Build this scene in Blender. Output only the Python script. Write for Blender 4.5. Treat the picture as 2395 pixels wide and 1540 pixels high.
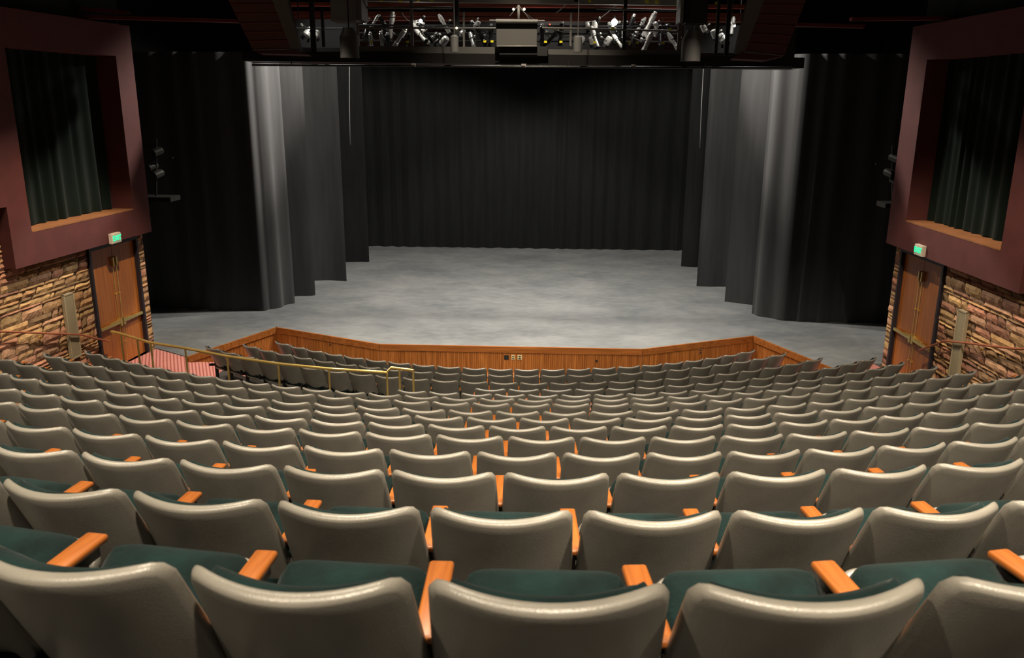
import bpy, bmesh, math, random
from mathutils import Vector, Matrix, noise
S = bpy.context.scene
C = S.collection
for o in list(bpy.data.objects): bpy.data.objects.remove(o)

# ------------------------------------------------------------------ camera
F_PX, EYE = 1950.0, Vector((0.88, 0.0, 6.15))
CR = Vector((0.99884544, 0.04768973, 0.00578614))
CU = Vector((-0.01819184, 0.26401898, 0.96434591))
CF = Vector((-0.04446174, 0.96333777, -0.26458172))
cam_d = bpy.data.cameras.new('camera'); cam = bpy.data.objects.new('camera', cam_d); C.objects.link(cam)
cam.matrix_world = Matrix(((CR.x, CU.x, -CF.x, EYE.x), (CR.y, CU.y, -CF.y, EYE.y), (CR.z, CU.z, -CF.z, EYE.z), (0, 0, 0, 1)))
cam_d.sensor_fit = 'HORIZONTAL'; cam_d.sensor_width = 23.6; cam_d.lens = F_PX / 2395 * 23.6
cam_d.dof.use_dof = True; cam_d.dof.focus_distance = 9.0; cam_d.dof.aperture_fstop = 3.5
cam_d.clip_end = 200
S.camera = cam
# ------------------------------------------------------------------ world and exposure
w = bpy.data.worlds.new('world'); S.world = w; w.use_nodes = True
w.node_tree.nodes['Background'].inputs[0].default_value = (0.5, 0.42, 0.36, 1)
w.node_tree.nodes['Background'].inputs[1].default_value = 0.002
S.view_settings.view_transform = 'Standard'; S.view_settings.look = 'None'
S.view_settings.exposure = 0.0; S.view_settings.gamma = 1.0
S.view_settings.use_curve_mapping = False

def look(o, to):
    o.rotation_euler = (Vector(to) - o.location).to_track_quat('-Z', 'Y').to_euler()
def spot(name, loc, to, power, color, angle, blend=0.3, radius=0.08):
    l = bpy.data.lights.new(name, 'SPOT'); l.energy = power; l.color = color
    l.spot_size = math.radians(angle); l.spot_blend = blend; l.shadow_soft_size = radius
    o = bpy.data.objects.new(name, l); C.objects.link(o); o.location = loc; look(o, to); return o
def point(name, loc, power, color, radius=0.05):
    l = bpy.data.lights.new(name, 'POINT'); l.energy = power; l.color = color; l.shadow_soft_size = radius
    o = bpy.data.objects.new(name, l); C.objects.link(o); o.location = loc; return o
WARM = (1.0, 0.85, 0.64); NEU = (1.0, 0.93, 0.82); COOL = (0.93, 0.96, 1.0)
# house lights in the auditorium ceiling: rear row, middle row, and the pair that washes the side walls
for (x, p) in [(-6.0, 900), (-2.2, 1500), (1.6, 2700), (5.6, 2900)]:
    spot('house_and_fill_light', (x, -1.2, 11.2), (x, 3.9, 3.0), p, WARM, 74, 0.3, 0.12)
for (x, p) in [(-5.0, 1800), (-0.6, 2400), (3.6, 2900)]:
    spot('house_and_fill_light', (x, 4.6, 11.0), (x, 5.4, 3.0), p, WARM, 76, 0.3, 0.10)
spot('wall_washer', (-4.5, 12.4, 9.9), (-4.9, 12.8, 0), 2600, WARM, 125, 0.2, 0.07)
spot('wall_washer', (4.5, 12.4, 9.9), (4.9, 12.8, 0), 1700, WARM, 125, 0.2, 0.07)
# work lights over the stage
spot('stage_work_light', (-1.6, 21.3, 9.7), (-4.2, 22.6, 0.0), 2700, NEU, 134, 0.25, 0.12)
spot('stage_work_light', (1.6, 21.3, 9.7), (4.2, 22.6, 0.0), 2400, NEU, 134, 0.25, 0.12)
spot('stage_work_light', (0.6, 19.4, 9.6), (0.5, 19.9, 0.9), 1900, NEU, 84, 0.9, 0.15)
spot('stage_side_light', (-3.3, 21.7, 8.4), (-6.05, 21.0, 6.6), 2000, NEU, 58, 0.5, 0.08)  # this pair is added to brighten the tops of the nearest side curtains
spot('stage_side_light', (3.3, 21.7, 8.4), (6.15, 20.9, 6.6), 1700, NEU, 58, 0.5, 0.08)
# added spots brightening the bridge fixtures, and an added fill for the apron
for x in (-3.6, -0.4, 2.6, 4.8):
    spot('bridge_light', (x, 16.2, 9.7), (x, 16.0, 0), 150, (1, 0.97, 0.92), 70, 0.4, 0.05)
spot('house_and_fill_light', (0.4, 12.2, 10.3), (0.2, 15.9, 0.4), 1300, WARM, 62, 0.6, 0.1)  # front fill, added to brighten the apron and the front rows

# ------------------------------------------------------------------ helpers
def at(u, v, Y):
    "world point seen at pixel (u, v) of the photograph, on the upright plane y = Y"
    d = CF * F_PX + CR * (u - 1197.5) - CU * (v - 770)
    return EYE + d * (Y / d.y)
def nodes(name):
    m = bpy.data.materials.new(name); m.use_nodes = True
    nt = m.node_tree; return m, nt, nt.nodes['Principled BSDF']
def mat(name, col, rough=0.5, metal=0.0, spec=0.5, emit=None, es=0.0, var=0.0, vscale=8.0, bump=0.0, bscale=60.0, stretch=(1, 1, 1), sheen=0.0):
    m, nt, b = nodes(name); N, L = nt.nodes, nt.links
    b.inputs['Base Color'].default_value = (*col, 1); b.inputs['Roughness'].default_value = rough
    b.inputs['Metallic'].default_value = metal; b.inputs['Specular IOR Level'].default_value = spec
    if emit: b.inputs['Emission Color'].default_value = (*emit, 1); b.inputs['Emission Strength'].default_value = es
    if sheen: b.inputs['Sheen Weight'].default_value = sheen; b.inputs['Sheen Roughness'].default_value = 0.4
    if var or bump:
        tc = N.new('ShaderNodeTexCoord'); mp = N.new('ShaderNodeMapping'); mp.inputs['Scale'].default_value = stretch
        L.new(tc.outputs['Object'], mp.inputs['Vector'])
    if var:
        n = N.new('ShaderNodeTexNoise'); n.inputs['Scale'].default_value = vscale; n.inputs['Detail'].default_value = 5
        L.new(mp.outputs[0], n.inputs['Vector'])
        r = N.new('ShaderNodeValToRGB'); r.color_ramp.elements[0].position = 0.3; r.color_ramp.elements[1].position = 0.72
        r.color_ramp.elements[0].color = (*[c * (1 - var) for c in col], 1)
        r.color_ramp.elements[1].color = (*[min(1, c * (1 + var)) for c in col], 1)
        L.new(n.outputs['Fac'], r.inputs[0]); L.new(r.outputs[0], b.inputs['Base Color'])
    if bump:
        n2 = N.new('ShaderNodeTexNoise'); n2.inputs['Scale'].default_value = bscale; n2.inputs['Detail'].default_value = 3
        L.new(mp.outputs[0], n2.inputs['Vector'])
        bp = N.new('ShaderNodeBump'); bp.inputs['Strength'].default_value = bump; bp.inputs['Distance'].default_value = 0.01
        L.new(n2.outputs['Fac'], bp.inputs['Height']); L.new(bp.outputs[0], b.inputs['Normal'])
    return m
def wood_mat(name, dark, light, rough=0.35, axis='Z', scale=1.0):
    m, nt, b = nodes(name); N, L = nt.nodes, nt.links
    tc = N.new('ShaderNodeTexCoord'); mp = N.new('ShaderNodeMapping')
    s = {'X': (1.5, 30, 30), 'Y': (30, 1.5, 30), 'Z': (30, 30, 1.5)}[axis]
    mp.inputs['Scale'].default_value = [k * scale for k in s]
    L.new(tc.outputs['Object'], mp.inputs['Vector'])
    n = N.new('ShaderNodeTexNoise'); n.inputs['Scale'].default_value = 1.0; n.inputs['Detail'].default_value = 6; n.inputs['Distortion'].default_value = 0.6
    L.new(mp.outputs[0], n.inputs['Vector'])
    r = N.new('ShaderNodeValToRGB'); r.color_ramp.elements[0].position = 0.32; r.color_ramp.elements[1].position = 0.7
    r.color_ramp.elements[0].color = (*dark, 1); r.color_ramp.elements[1].color = (*light, 1)
    L.new(n.outputs['Fac'], r.inputs[0]); L.new(r.outputs[0], b.inputs['Base Color'])
    b.inputs['Roughness'].default_value = rough
    return m

class MB:
    "collects shapes and links them as one mesh object"
    def __init__(s): s.bm = bmesh.new()
    def verts(s, pts): return [s.bm.verts.new(p) for p in pts]
    def face(s, vs):
        try: return s.bm.faces.new(vs)
        except ValueError: return None
    def quad(s, pts): return s.face(s.verts(pts))
    def hexa(s, P):
        "8 corners: bottom ring 0-3, top ring 4-7"
        v = s.verts(P)
        for f in ((3, 2, 1, 0), (4, 5, 6, 7), (0, 1, 5, 4), (1, 2, 6, 5), (2, 3, 7, 6), (3, 0, 4, 7)): s.face([v[i] for i in f])
        return v
    def box(s, c, d, M=None, bev=0.0, seg=2):
        c = Vector(c); hx, hy, hz = d[0] / 2, d[1] / 2, d[2] / 2
        P = [Vector(p) for p in ((-hx, -hy, -hz), (hx, -hy, -hz), (hx, hy, -hz), (-hx, hy, -hz), (-hx, -hy, hz), (hx, -hy, hz), (hx, hy, hz), (-hx, hy, hz))]
        if M is not None: P = [M @ p for p in P]
        v = s.hexa([c + p for p in P])
        if bev:
            es = {e for x in v for e in x.link_edges}
            bmesh.ops.bevel(s.bm, geom=list(es), offset=bev, segments=seg, affect='EDGES', profile=0.5)
    def tube(s, path, r, n=10, caps=True):
        path = [Vector(p) for p in path]; rings = []
        rs = r if isinstance(r, (list, tuple)) else [r] * len(path)
        up = None
        for i, p in enumerate(path):
            a = path[max(i - 1, 0)]; b = path[min(i + 1, len(path) - 1)]
            t = (b - a).normalized()
            if up is None:
                up = Vector((0, 0, 1)) if abs(t.z) < 0.9 else Vector((1, 0, 0))
            x = t.cross(up).normalized(); y = x.cross(t).normalized(); up = y
            rings.append(s.verts([p + (x * math.cos(2 * math.pi * k / n) + y * math.sin(2 * math.pi * k / n)) * rs[i] for k in range(n)]))
        for A, B in zip(rings, rings[1:]):
            for k in range(n): s.face([A[k], A[(k + 1) % n], B[(k + 1) % n], B[k]])
        if caps: s.face(rings[0][::-1]); s.face(rings[-1])
    def lathe(s, prof, n=20, M=None, caps=True):
        rings = []
        for r, z in prof:
            P = [Vector((r * math.cos(2 * math.pi * k / n), r * math.sin(2 * math.pi * k / n), z)) for k in range(n)]
            if M is not None: P = [M @ p for p in P]
            rings.append(s.verts(P))
        for A, B in zip(rings, rings[1:]):
            for k in range(n): s.face([A[k], A[(k + 1) % n], B[(k + 1) % n], B[k]])
        if caps: s.face(rings[0][::-1]); s.face(rings[-1])
    def grid(s, fn, nu, nv, M=None):
        g = [[s.bm.verts.new(fn(i / nu, j / nv)) for i in range(nu + 1)] for j in range(nv + 1)]
        for j in range(nv):
            for i in range(nu): s.face([g[j][i], g[j][i + 1], g[j + 1][i + 1], g[j + 1][i]])
        return g
    def build(s, name, m, parent=None, smooth=False, auto=None):
        bm = s.bm
        bmesh.ops.remove_doubles(bm, verts=bm.verts, dist=1e-6)
        bmesh.ops.recalc_face_normals(bm, faces=bm.faces)
        base = getattr(s, 'base', None)
        if parent is not None and base is None and parent.get('_w', 1):
            o_ = parent; off = Vector((0, 0, 0))
            while o_ is not None: off += o_.location; o_ = o_.parent
            bmesh.ops.translate(bm, verts=bm.verts, vec=-off)
        if smooth:
            for f in bm.faces: f.smooth = True
            if auto:
                lim = math.radians(auto)
                for e in bm.edges:
                    if len(e.link_faces) == 2 and e.calc_face_angle(0) > lim: e.smooth = False
        me = bpy.data.meshes.new(name); bm.to_mesh(me); bm.free()
        me.materials.append(m)
        o = bpy.data.objects.new(name, me); C.objects.link(o)
        if parent is not None: o.parent = parent
        return o
def tag(o, label=None, cat=None, group=None, kind=None):
    if label: o['label'] = label
    if cat: o['category'] = cat
    if group: o['group'] = group
    if kind: o['kind'] = kind
    return o
def thing(name, label, cat, loc=(0, 0, 0), group=None):
    o = bpy.data.objects.new(name, None); C.objects.link(o); o.location = loc; o.empty_display_size = 0.1
    return tag(o, label, cat, group)
def struct(o, label=None): o['kind'] = 'structure'; return tag(o, label)
def copy_tree(o, parent=None):
    c = o.copy(); C.objects.link(c); c.parent = parent
    for ch in KIDS.get(o.name, []): copy_tree(ch, c)
    return c
KIDS = {}
def kids(root):
    for o in bpy.data.objects:
        if o.parent is not None: KIDS.setdefault(o.parent.name, [])
    KIDS[root.name] = [o for o in bpy.data.objects if o.parent == root]
    for k in KIDS[root.name]: kids(k)
def origin_to(o, p):
    "move a top-level mesh's origin to its own base"
    p = Vector(p); o.data.transform(Matrix.Translation(-p)); o.location = p; return o
def base_origin(o):
    vs = [v.co for v in o.data.vertices]
    lo = [min(v[i] for v in vs) for i in range(3)]; hi = [max(v[i] for v in vs) for i in range(3)]
    return origin_to(o, ((lo[0] + hi[0]) / 2, (lo[1] + hi[1]) / 2, lo[2]))

M = dict(
    shell=mat('seat_grey_plastic', (0.19, 0.178, 0.155), 0.34, 0, 0.6, var=0.12, vscale=6, bump=0.12, bscale=220),
    velvet=mat('seat_green_velvet', (0.0035, 0.0125, 0.0125), 0.85, 0, 0.12, var=0.4, vscale=9, bump=0.3, bscale=90, sheen=0.07),
    arm=wood_mat('armrest_wood', (0.22, 0.060, 0.010), (0.36, 0.115, 0.022), 0.38, 'Y', 1.6),
    steel=mat('seat_dark_steel', (0.03, 0.028, 0.026), 0.4, 0.6),
    chrome=mat('seat_chrome', (0.7, 0.7, 0.7), 0.2, 1.0),
    brass=mat('polished_brass', (0.85, 0.60, 0.20), 0.30, 0.75, var=0.1, vscale=5),
    brass2=mat('satin_brass', (0.75, 0.60, 0.25), 0.32, 0.85),
    railwood=wood_mat('handrail_wood', (0.35, 0.10, 0.05), (0.5, 0.18, 0.09), 0.3, 'Y'),
    door=wood_mat('door_veneer', (0.33, 0.10, 0.020), (0.50, 0.17, 0.035), 0.34, 'Z', 0.8),
    apron=wood_mat('apron_oak', (0.26, 0.080, 0.016), (0.52, 0.19, 0.045), 0.4, 'Z', 0.7),
    apronband=wood_mat('apron_band_oak', (0.25, 0.078, 0.016), (0.44, 0.15, 0.035), 0.35, 'X', 0.6),
    frame=mat('door_frame_paint', (0.018, 0.015, 0.022), 0.45),
    maroon=mat('maroon_plaster', (0.11, 0.026, 0.024), 0.75, var=0.12, vscale=3, bump=0.25, bscale=150),
    sill=mat('sill_paint', (0.30, 0.12, 0.045), 0.55, var=0.15, vscale=4),
    black=mat('black_paint', (0.008, 0.008, 0.009), 0.7),
    blackgloss=mat('black_enamel', (0.012, 0.011, 0.011), 0.3),
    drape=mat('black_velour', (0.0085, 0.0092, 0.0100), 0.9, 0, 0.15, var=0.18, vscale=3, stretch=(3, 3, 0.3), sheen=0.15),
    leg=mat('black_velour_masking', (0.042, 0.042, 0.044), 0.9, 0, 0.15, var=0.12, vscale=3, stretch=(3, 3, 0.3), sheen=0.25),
    greendrape=mat('dark_green_velour', (0.007, 0.012, 0.009), 0.9, 0, 0.1, sheen=0.05),
    concrete=mat('painted_concrete', (0.05, 0.047, 0.045), 0.7, var=0.15, vscale=2),
    grey=mat('grey_paint', (0.16, 0.155, 0.15), 0.55, var=0.1, vscale=4),
    greylight=mat('grey_enamel', (0.30, 0.29, 0.28), 0.4),
    rust=mat('red_oxide_steel', (0.30, 0.075, 0.045), 0.6, var=0.2, vscale=3),
    maroonboard=mat('maroon_board', (0.06, 0.010, 0.009), 0.6),
    darkrust=mat('dark_red_steel', (0.13, 0.018, 0.015), 0.6),
    silver=mat('raw_aluminium', (0.85, 0.84, 0.80), 0.35, 0.35),
    cream=mat('cream_plastic', (0.62, 0.52, 0.30), 0.5),
    vent=mat('vent_beige_paint', (0.42, 0.34, 0.22), 0.5),
    yellow=mat('yellow_label_tape', (0.8, 0.72, 0.02), 0.5),
    signbox=mat('sign_housing', (0.75, 0.62, 0.5), 0.45),
    signglow=mat('sign_green_glow', (0.05, 0.6, 0.35), 0.4, emit=(0.02, 0.9, 0.42), es=0.9),
    signface=mat('sign_face', (0.60, 0.58, 0.45), 0.4, emit=(0.5, 0.6, 0.4), es=0.05),
    lampon=mat('lit_lamp', (1, 1, 1), 0.3, emit=(1, 0.97, 0.9), es=25),
    lampwarm=mat('lit_warm_lamp', (1, 0.9, 0.7), 0.3, emit=(1, 0.75, 0.4), es=8),
    lampred=mat('lit_red_lamp', (1, 0.1, 0.1), 0.3, emit=(1, 0.05, 0.02), es=5),
    cable=mat('black_cable', (0.05, 0.05, 0.045), 0.5),
    cablegrey=mat('grey_cable', (0.35, 0.34, 0.3), 0.5),
)
# stage floor: grey paint with broad brushed wear
def stage_mat():
    m, nt, b = nodes('stage_floor_paint'); N, L = nt.nodes, nt.links
    tc = N.new('ShaderNodeTexCoord')
    def nz(scale, st, det=5):
        mp = N.new('ShaderNodeMapping'); mp.inputs['Scale'].default_value = st; L.new(tc.outputs['Object'], mp.inputs[0])
        n = N.new('ShaderNodeTexNoise'); n.inputs['Scale'].default_value = scale; n.inputs['Detail'].default_value = det
        L.new(mp.outputs[0], n.inputs['Vector']); return n
    n1, n2 = nz(0.6, (1, 1.3, 1), 8), nz(6, (0.7, 1.4, 1), 8)
    mx = N.new('ShaderNodeMix'); mx.data_type = 'FLOAT'; mx.inputs[0].default_value = 0.35
    L.new(n1.outputs['Fac'], mx.inputs[2]); L.new(n2.outputs['Fac'], mx.inputs[3])
    r = N.new('ShaderNodeValToRGB'); r.color_ramp.elements[0].position = 0.34; r.color_ramp.elements[1].position = 0.66
    r.color_ramp.elements[0].color = (0.12, 0.128, 0.135, 1); r.color_ramp.elements[1].color = (0.235, 0.24, 0.24, 1)
    L.new(mx.outputs[0], r.inputs[0]); L.new(r.outputs[0], b.inputs['Base Color'])
    b.inputs['Roughness'].default_value = 0.55
    return m
M['stage'] = stage_mat()
def carpet_mat():
    m, nt, b = nodes('ribbed_pink_carpet'); N, L = nt.nodes, nt.links
    tc = N.new('ShaderNodeTexCoord'); mp = N.new('ShaderNodeMapping'); mp.inputs['Rotation'].default_value = (0, 0, -0.43)
    L.new(tc.outputs['Object'], mp.inputs[0])
    wv = N.new('ShaderNodeTexWave'); wv.inputs['Scale'].default_value = 4.6; wv.inputs['Distortion'].default_value = 0.0
    L.new(mp.outputs[0], wv.inputs['Vector'])
    r = N.new('ShaderNodeValToRGB'); r.color_ramp.elements[0].position = 0.2; r.color_ramp.elements[1].position = 0.6
    r.color_ramp.elements[0].color = (0.34, 0.10, 0.085, 1); r.color_ramp.elements[1].color = (0.60, 0.24, 0.20, 1)
    L.new(wv.outputs['Color'], r.inputs[0]); L.new(r.outputs[0], b.inputs['Base Color']); b.inputs['Roughness'].default_value = 0.95
    return m
M['carpet'] = carpet_mat()
def stone_mat():
    m, nt, b = nodes('split_face_sandstone'); N, L = nt.nodes, nt.links
    at_ = N.new('ShaderNodeVertexColor'); at_.layer_name = 'tint'
    n = N.new('ShaderNodeTexNoise'); n.inputs['Scale'].default_value = 7; n.inputs['Detail'].default_value = 8; n.inputs['Roughness'].default_value = 0.65
    tc = N.new('ShaderNodeTexCoord'); L.new(tc.outputs['Object'], n.inputs['Vector'])
    r = N.new('ShaderNodeValToRGB'); r.color_ramp.elements[0].position = 0.3; r.color_ramp.elements[1].position = 0.7
    r.color_ramp.elements[0].color = (0.68, 0.58, 0.50, 1); r.color_ramp.elements[1].color = (1.1, 1.05, 1, 1)
    L.new(n.outputs['Fac'], r.inputs[0])
    mx = N.new('ShaderNodeMix'); mx.data_type = 'RGBA'; mx.blend_type = 'MULTIPLY'; mx.inputs[0].default_value = 1
    L.new(at_.outputs['Color'], mx.inputs[6]); L.new(r.outputs[0], mx.inputs[7]); L.new(mx.outputs[2], b.inputs['Base Color'])
    bp = N.new('ShaderNodeBump'); bp.inputs['Strength'].default_value = 0.7; bp.inputs['Distance'].default_value = 0.02
    n2 = N.new('ShaderNodeTexNoise'); n2.inputs['Scale'].default_value = 22; n2.inputs['Detail'].default_value = 6
    L.new(tc.outputs['Object'], n2.inputs['Vector']); L.new(n2.outputs['Fac'], bp.inputs['Height']); L.new(bp.outputs[0], b.inputs['Normal'])
    b.inputs['Roughness'].default_value = 0.85
    return m
M['stone'] = stone_mat()

# ------------------------------------------------------------------ seating rows: (row, cx, cy, R, top z, centre angles, widths); row 1 nearest the camera
ROWS = [
    [1, 0.726, 8.685, 7.192, 5.198, [-0.2743, -0.1992, -0.124, -0.0507, 0.0227, 0.0979, 0.173, 0.2481, 0.3233], [0.54, 0.54, 0.54, 0.514, 0.542, 0.54, 0.54, 0.54, 0.54]],
    [2, 0.604, 13.535, 10.99, 4.811, [-0.1812, -0.134, -0.0861, -0.0372, 0.0113, 0.0585, 0.1044, 0.1493, 0.1951, 0.2423], [0.519, 0.519, 0.535, 0.539, 0.527, 0.51, 0.498, 0.489, 0.519, 0.519]],
    [3, 0.345, 16.548, 12.978, 4.464, [-0.1989, -0.1584, -0.118, -0.0777, -0.0372, 0.0037, 0.045, 0.0861, 0.1264, 0.1661, 0.2061, 0.2465, 0.287], [0.525, 0.525, 0.523, 0.524, 0.527, 0.535, 0.538, 0.529, 0.518, 0.512, 0.525, 0.525, 0.525]],
    [4, 0.313, 19.06, 14.44, 4.106, [-0.2277, -0.192, -0.1562, -0.1201, -0.0838, -0.0471, -0.01, 0.0267, 0.0624, 0.0973, 0.1317, 0.1654, 0.1986, 0.2331, 0.2689, 0.3047], [0.517, 0.515, 0.519, 0.524, 0.526, 0.533, 0.538, 0.522, 0.508, 0.501, 0.491, 0.482, 0.479, 0.517, 0.517, 0.517]],
    [5, 0.315, 21.16, 15.486, 3.769, [-0.2598, -0.228, -0.1973, -0.1657, -0.1337, -0.1016, -0.0689, -0.035, -0.0005, 0.0339, 0.068, 0.1019, 0.1355, 0.1684, 0.2011, 0.2341, 0.2674, 0.3007, 0.334], [0.516, 0.469, 0.483, 0.496, 0.496, 0.496, 0.517, 0.534, 0.535, 0.53, 0.526, 0.525, 0.516, 0.504, 0.506, 0.516, 0.516, 0.516, 0.516]],
    [6, 0.183, 22.215, 15.48, 3.421, [-0.3065, -0.2744, -0.2427, -0.2101, -0.1769, -0.1432, -0.1094, -0.0753, -0.0409, -0.0064, 0.0282, 0.0629, 0.0973, 0.1307, 0.1628, 0.1941, 0.2253, 0.2564, 0.2873, 0.3176, 0.349, 0.3819], [0.51, 0.484, 0.497, 0.51, 0.519, 0.523, 0.525, 0.53, 0.534, 0.536, 0.535, 0.537, 0.529, 0.505, 0.487, 0.484, 0.482, 0.481, 0.475, 0.462, 0.51, 0.51]],
    [7, 0.153, 22.98, 15.22, 3.096, [-0.3825, -0.3506, -0.3197, -0.2882, -0.2565, -0.2247, -0.1928, -0.1605, -0.1274, -0.0933, -0.0588, -0.024, 0.0109, 0.0458, 0.0805, 0.1149, 0.1492, 0.1833, 0.2171, 0.2506, 0.2835, 0.3159, 0.3484, 0.3811, 0.4142, 0.4474], [0.506, 0.466, 0.476, 0.482, 0.484, 0.484, 0.487, 0.496, 0.512, 0.524, 0.528, 0.531, 0.532, 0.53, 0.526, 0.523, 0.521, 0.517, 0.512, 0.506, 0.496, 0.491, 0.496, 0.501, 0.506, 0.506]],
    [8, 0.123, 23.39, 14.581, 2.764, [-0.4717, -0.4359, -0.4003, -0.3655, -0.331, -0.2963, -0.2611, -0.2257, -0.19, -0.154, -0.1178, -0.0815, -0.045, -0.0082, 0.0286, 0.0653, 0.1021, 0.1388, 0.1749, 0.2106, 0.2462, 0.2811, 0.3145, 0.3472, 0.3796, 0.4118, 0.4439, 0.4777, 0.5133], [0.519, 0.526, 0.512, 0.504, 0.501, 0.511, 0.516, 0.516, 0.524, 0.528, 0.528, 0.529, 0.535, 0.538, 0.535, 0.536, 0.538, 0.533, 0.519, 0.521, 0.52, 0.497, 0.478, 0.474, 0.471, 0.469, 0.467, 0.519, 0.519]],
    [9, 0.106, 24.093, 14.242, 2.469, [-0.4804, -0.4488, -0.4158, -0.3822, -0.3485, -0.3144, -0.2798, -0.2449, -0.21, -0.1748, -0.1392, -0.1034, -0.0677, -0.032, 0.0039, 0.0397, 0.0753, 0.1109, 0.1464, 0.1818, 0.2168, 0.2512, 0.2853, 0.3191, 0.3526, 0.3862, 0.4203, 0.4547, 0.4892], [0.44, 0.462, 0.477, 0.48, 0.482, 0.489, 0.496, 0.497, 0.498, 0.505, 0.51, 0.509, 0.508, 0.511, 0.511, 0.508, 0.507, 0.506, 0.506, 0.503, 0.493, 0.486, 0.486, 0.478, 0.475, 0.483, 0.488, 0.491, 0.491]],
    [10, 0.076, 24.327, 13.428, 2.149, [-0.516, -0.4816, -0.4457, -0.4092, -0.3722, -0.3351, -0.2984, -0.2622, -0.2254, -0.1881, -0.1504, -0.112, -0.0724, -0.0325, 0.0072, 0.0466, 0.0861, 0.1259, 0.1652, 0.2036, 0.2412, 0.2781, 0.3145, 0.3503, 0.3861, 0.4225, 0.4584, 0.4933, 0.5278], [0.448, 0.476, 0.489, 0.492, 0.501, 0.497, 0.486, 0.487, 0.5, 0.503, 0.507, 0.526, 0.536, 0.535, 0.531, 0.529, 0.532, 0.535, 0.523, 0.508, 0.499, 0.493, 0.484, 0.476, 0.487, 0.491, 0.473, 0.463, 0.463]],
    [11, 0.154, 24.224, 12.277, 1.834, [-0.1121, -0.0711, -0.0297, 0.0119, 0.0532, 0.0944, 0.1358, 0.1772, 0.2186, 0.2597, 0.3, 0.3398, 0.3794, 0.4189, 0.4586, 0.4987, 0.5385, 0.5779], [0.504, 0.504, 0.511, 0.512, 0.504, 0.507, 0.509, 0.508, 0.509, 0.5, 0.489, 0.487, 0.486, 0.484, 0.49, 0.495, 0.484, 0.484]],
    [12, 0.003, 25.048, 12.064, 1.551, [-0.0065, 0.0396, 0.0854, 0.1303, 0.1742, 0.2177, 0.2616, 0.3056, 0.3493, 0.3925, 0.4352, 0.4778, 0.5205, 0.562, 0.6026], [0.556, 0.556, 0.549, 0.534, 0.524, 0.526, 0.533, 0.53, 0.524, 0.518, 0.511, 0.517, 0.512, 0.49, 0.49]],
    [13, 0.079, 24.985, 10.975, 1.317, [-0.5759, -0.5306, -0.4845, -0.4368, -0.3883, -0.3397, -0.291, -0.2424, -0.1939, -0.1454, -0.0967, -0.0478, 0.001, 0.0498, 0.0986, 0.1473, 0.1957, 0.2434, 0.291, 0.3385, 0.3861, 0.4335, 0.4808, 0.5288, 0.5776], [0.497, 0.497, 0.515, 0.531, 0.534, 0.534, 0.534, 0.534, 0.532, 0.532, 0.536, 0.537, 0.536, 0.535, 0.535, 0.534, 0.527, 0.521, 0.523, 0.522, 0.522, 0.519, 0.519, 0.535, 0.535]],
    [14, 0.012, 25.269, 10.18, 1.093, [-0.5706, -0.5213, -0.4708, -0.4199, -0.3678, -0.3154, -0.2632, -0.2108, -0.1586, -0.1068, -0.0555, -0.0049, 0.0451, 0.0954, 0.146, 0.1965, 0.2464, 0.296, 0.3456, 0.3947, 0.4433, 0.4917, 0.5406, 0.5897], [0.492, 0.512, 0.515, 0.523, 0.536, 0.531, 0.532, 0.535, 0.53, 0.525, 0.519, 0.511, 0.508, 0.514, 0.517, 0.512, 0.505, 0.505, 0.504, 0.497, 0.492, 0.495, 0.5, 0.5]],
    [15, 0.045, 25.403, 9.282, 0.876, [-0.59, -0.5348, -0.4795, -0.423, -0.3651, -0.3068, -0.2484, -0.1898, -0.1314, -0.0734, -0.0154, 0.0426, 0.1003, 0.1578, 0.2155, 0.2732, 0.3294, 0.3837, 0.4375, 0.4914, 0.5443, 0.5961], [0.514, 0.51, 0.517, 0.532, 0.542, 0.542, 0.542, 0.544, 0.541, 0.537, 0.539, 0.538, 0.533, 0.533, 0.538, 0.532, 0.512, 0.497, 0.501, 0.5, 0.481, 0.481]]]
ROW = {r[0]: r for r in ROWS}
BACK_H = 0.87
def wx(side, Y):    # the side walls' plan position
    return (-7.71 - (17.06 - Y) * math.tan(math.radians(4.485))) if side < 0 else (7.79 + (16.86 - Y) * math.tan(math.radians(2.49)))
def arc(k, x, back=0.16):
    _, cx, cy, R, z, th, wd = ROW[k]; r = R + back
    # beyond the circle's reach continue straight along its tangent
    lim = 0.62 * r; dx = x - cx
    if abs(dx) <= lim: return cy - math.sqrt(r * r - dx * dx)
    y0 = cy - math.sqrt(r * r - lim * lim); return y0 + (abs(dx) - lim) * lim / math.sqrt(r * r - lim * lim)
fl = MB()
def tread(zf, ya, yb, x0, x1, zprev=None):
    n = 36; top = []
    for i in range(n + 1):
        x = x0 + (x1 - x0) * i / n; top.append((x, ya(x), yb(x)))
    for (xa, a0, a1), (xb, b0, b1) in zip(top, top[1:]):
        fl.hexa([(xa, a0, zf - 0.5), (xb, b0, zf - 0.5), (xb, b1, zf - 0.5), (xa, a1, zf - 0.5), (xa, a0, zf), (xb, b0, zf), (xb, b1, zf), (xa, a1, zf)])
zf = {k: ROW[k][4] - BACK_H for k in ROW}
tread(zf[1] + 0.38, lambda x: -2.0, lambda x: arc(1, x), -9.0, 9.0)
for k in range(1, 10):
    tread(zf[k], lambda x, k=k: max(arc(k, x), -2.0), lambda x, k=k: max(arc(k + 1, x), arc(k, x) + 0.05), -8.9 + 0.07 * k, 8.4)
XL = lambda k: ROW[k][1] + ROW[k][3] * math.sin(ROW[k][5][0]) - 0.35
tread(zf[10], lambda x: arc(10, x), lambda x: arc(11, x) if x > -7 else arc(11, -7) , -8.1, 8.2)
tread(zf[11], lambda x: arc(11, x), lambda x: arc(12, x), XL(11), 8.1)
tread(zf[12], lambda x: arc(12, x), lambda x: arc(13, x), XL(12), 8.0)
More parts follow.
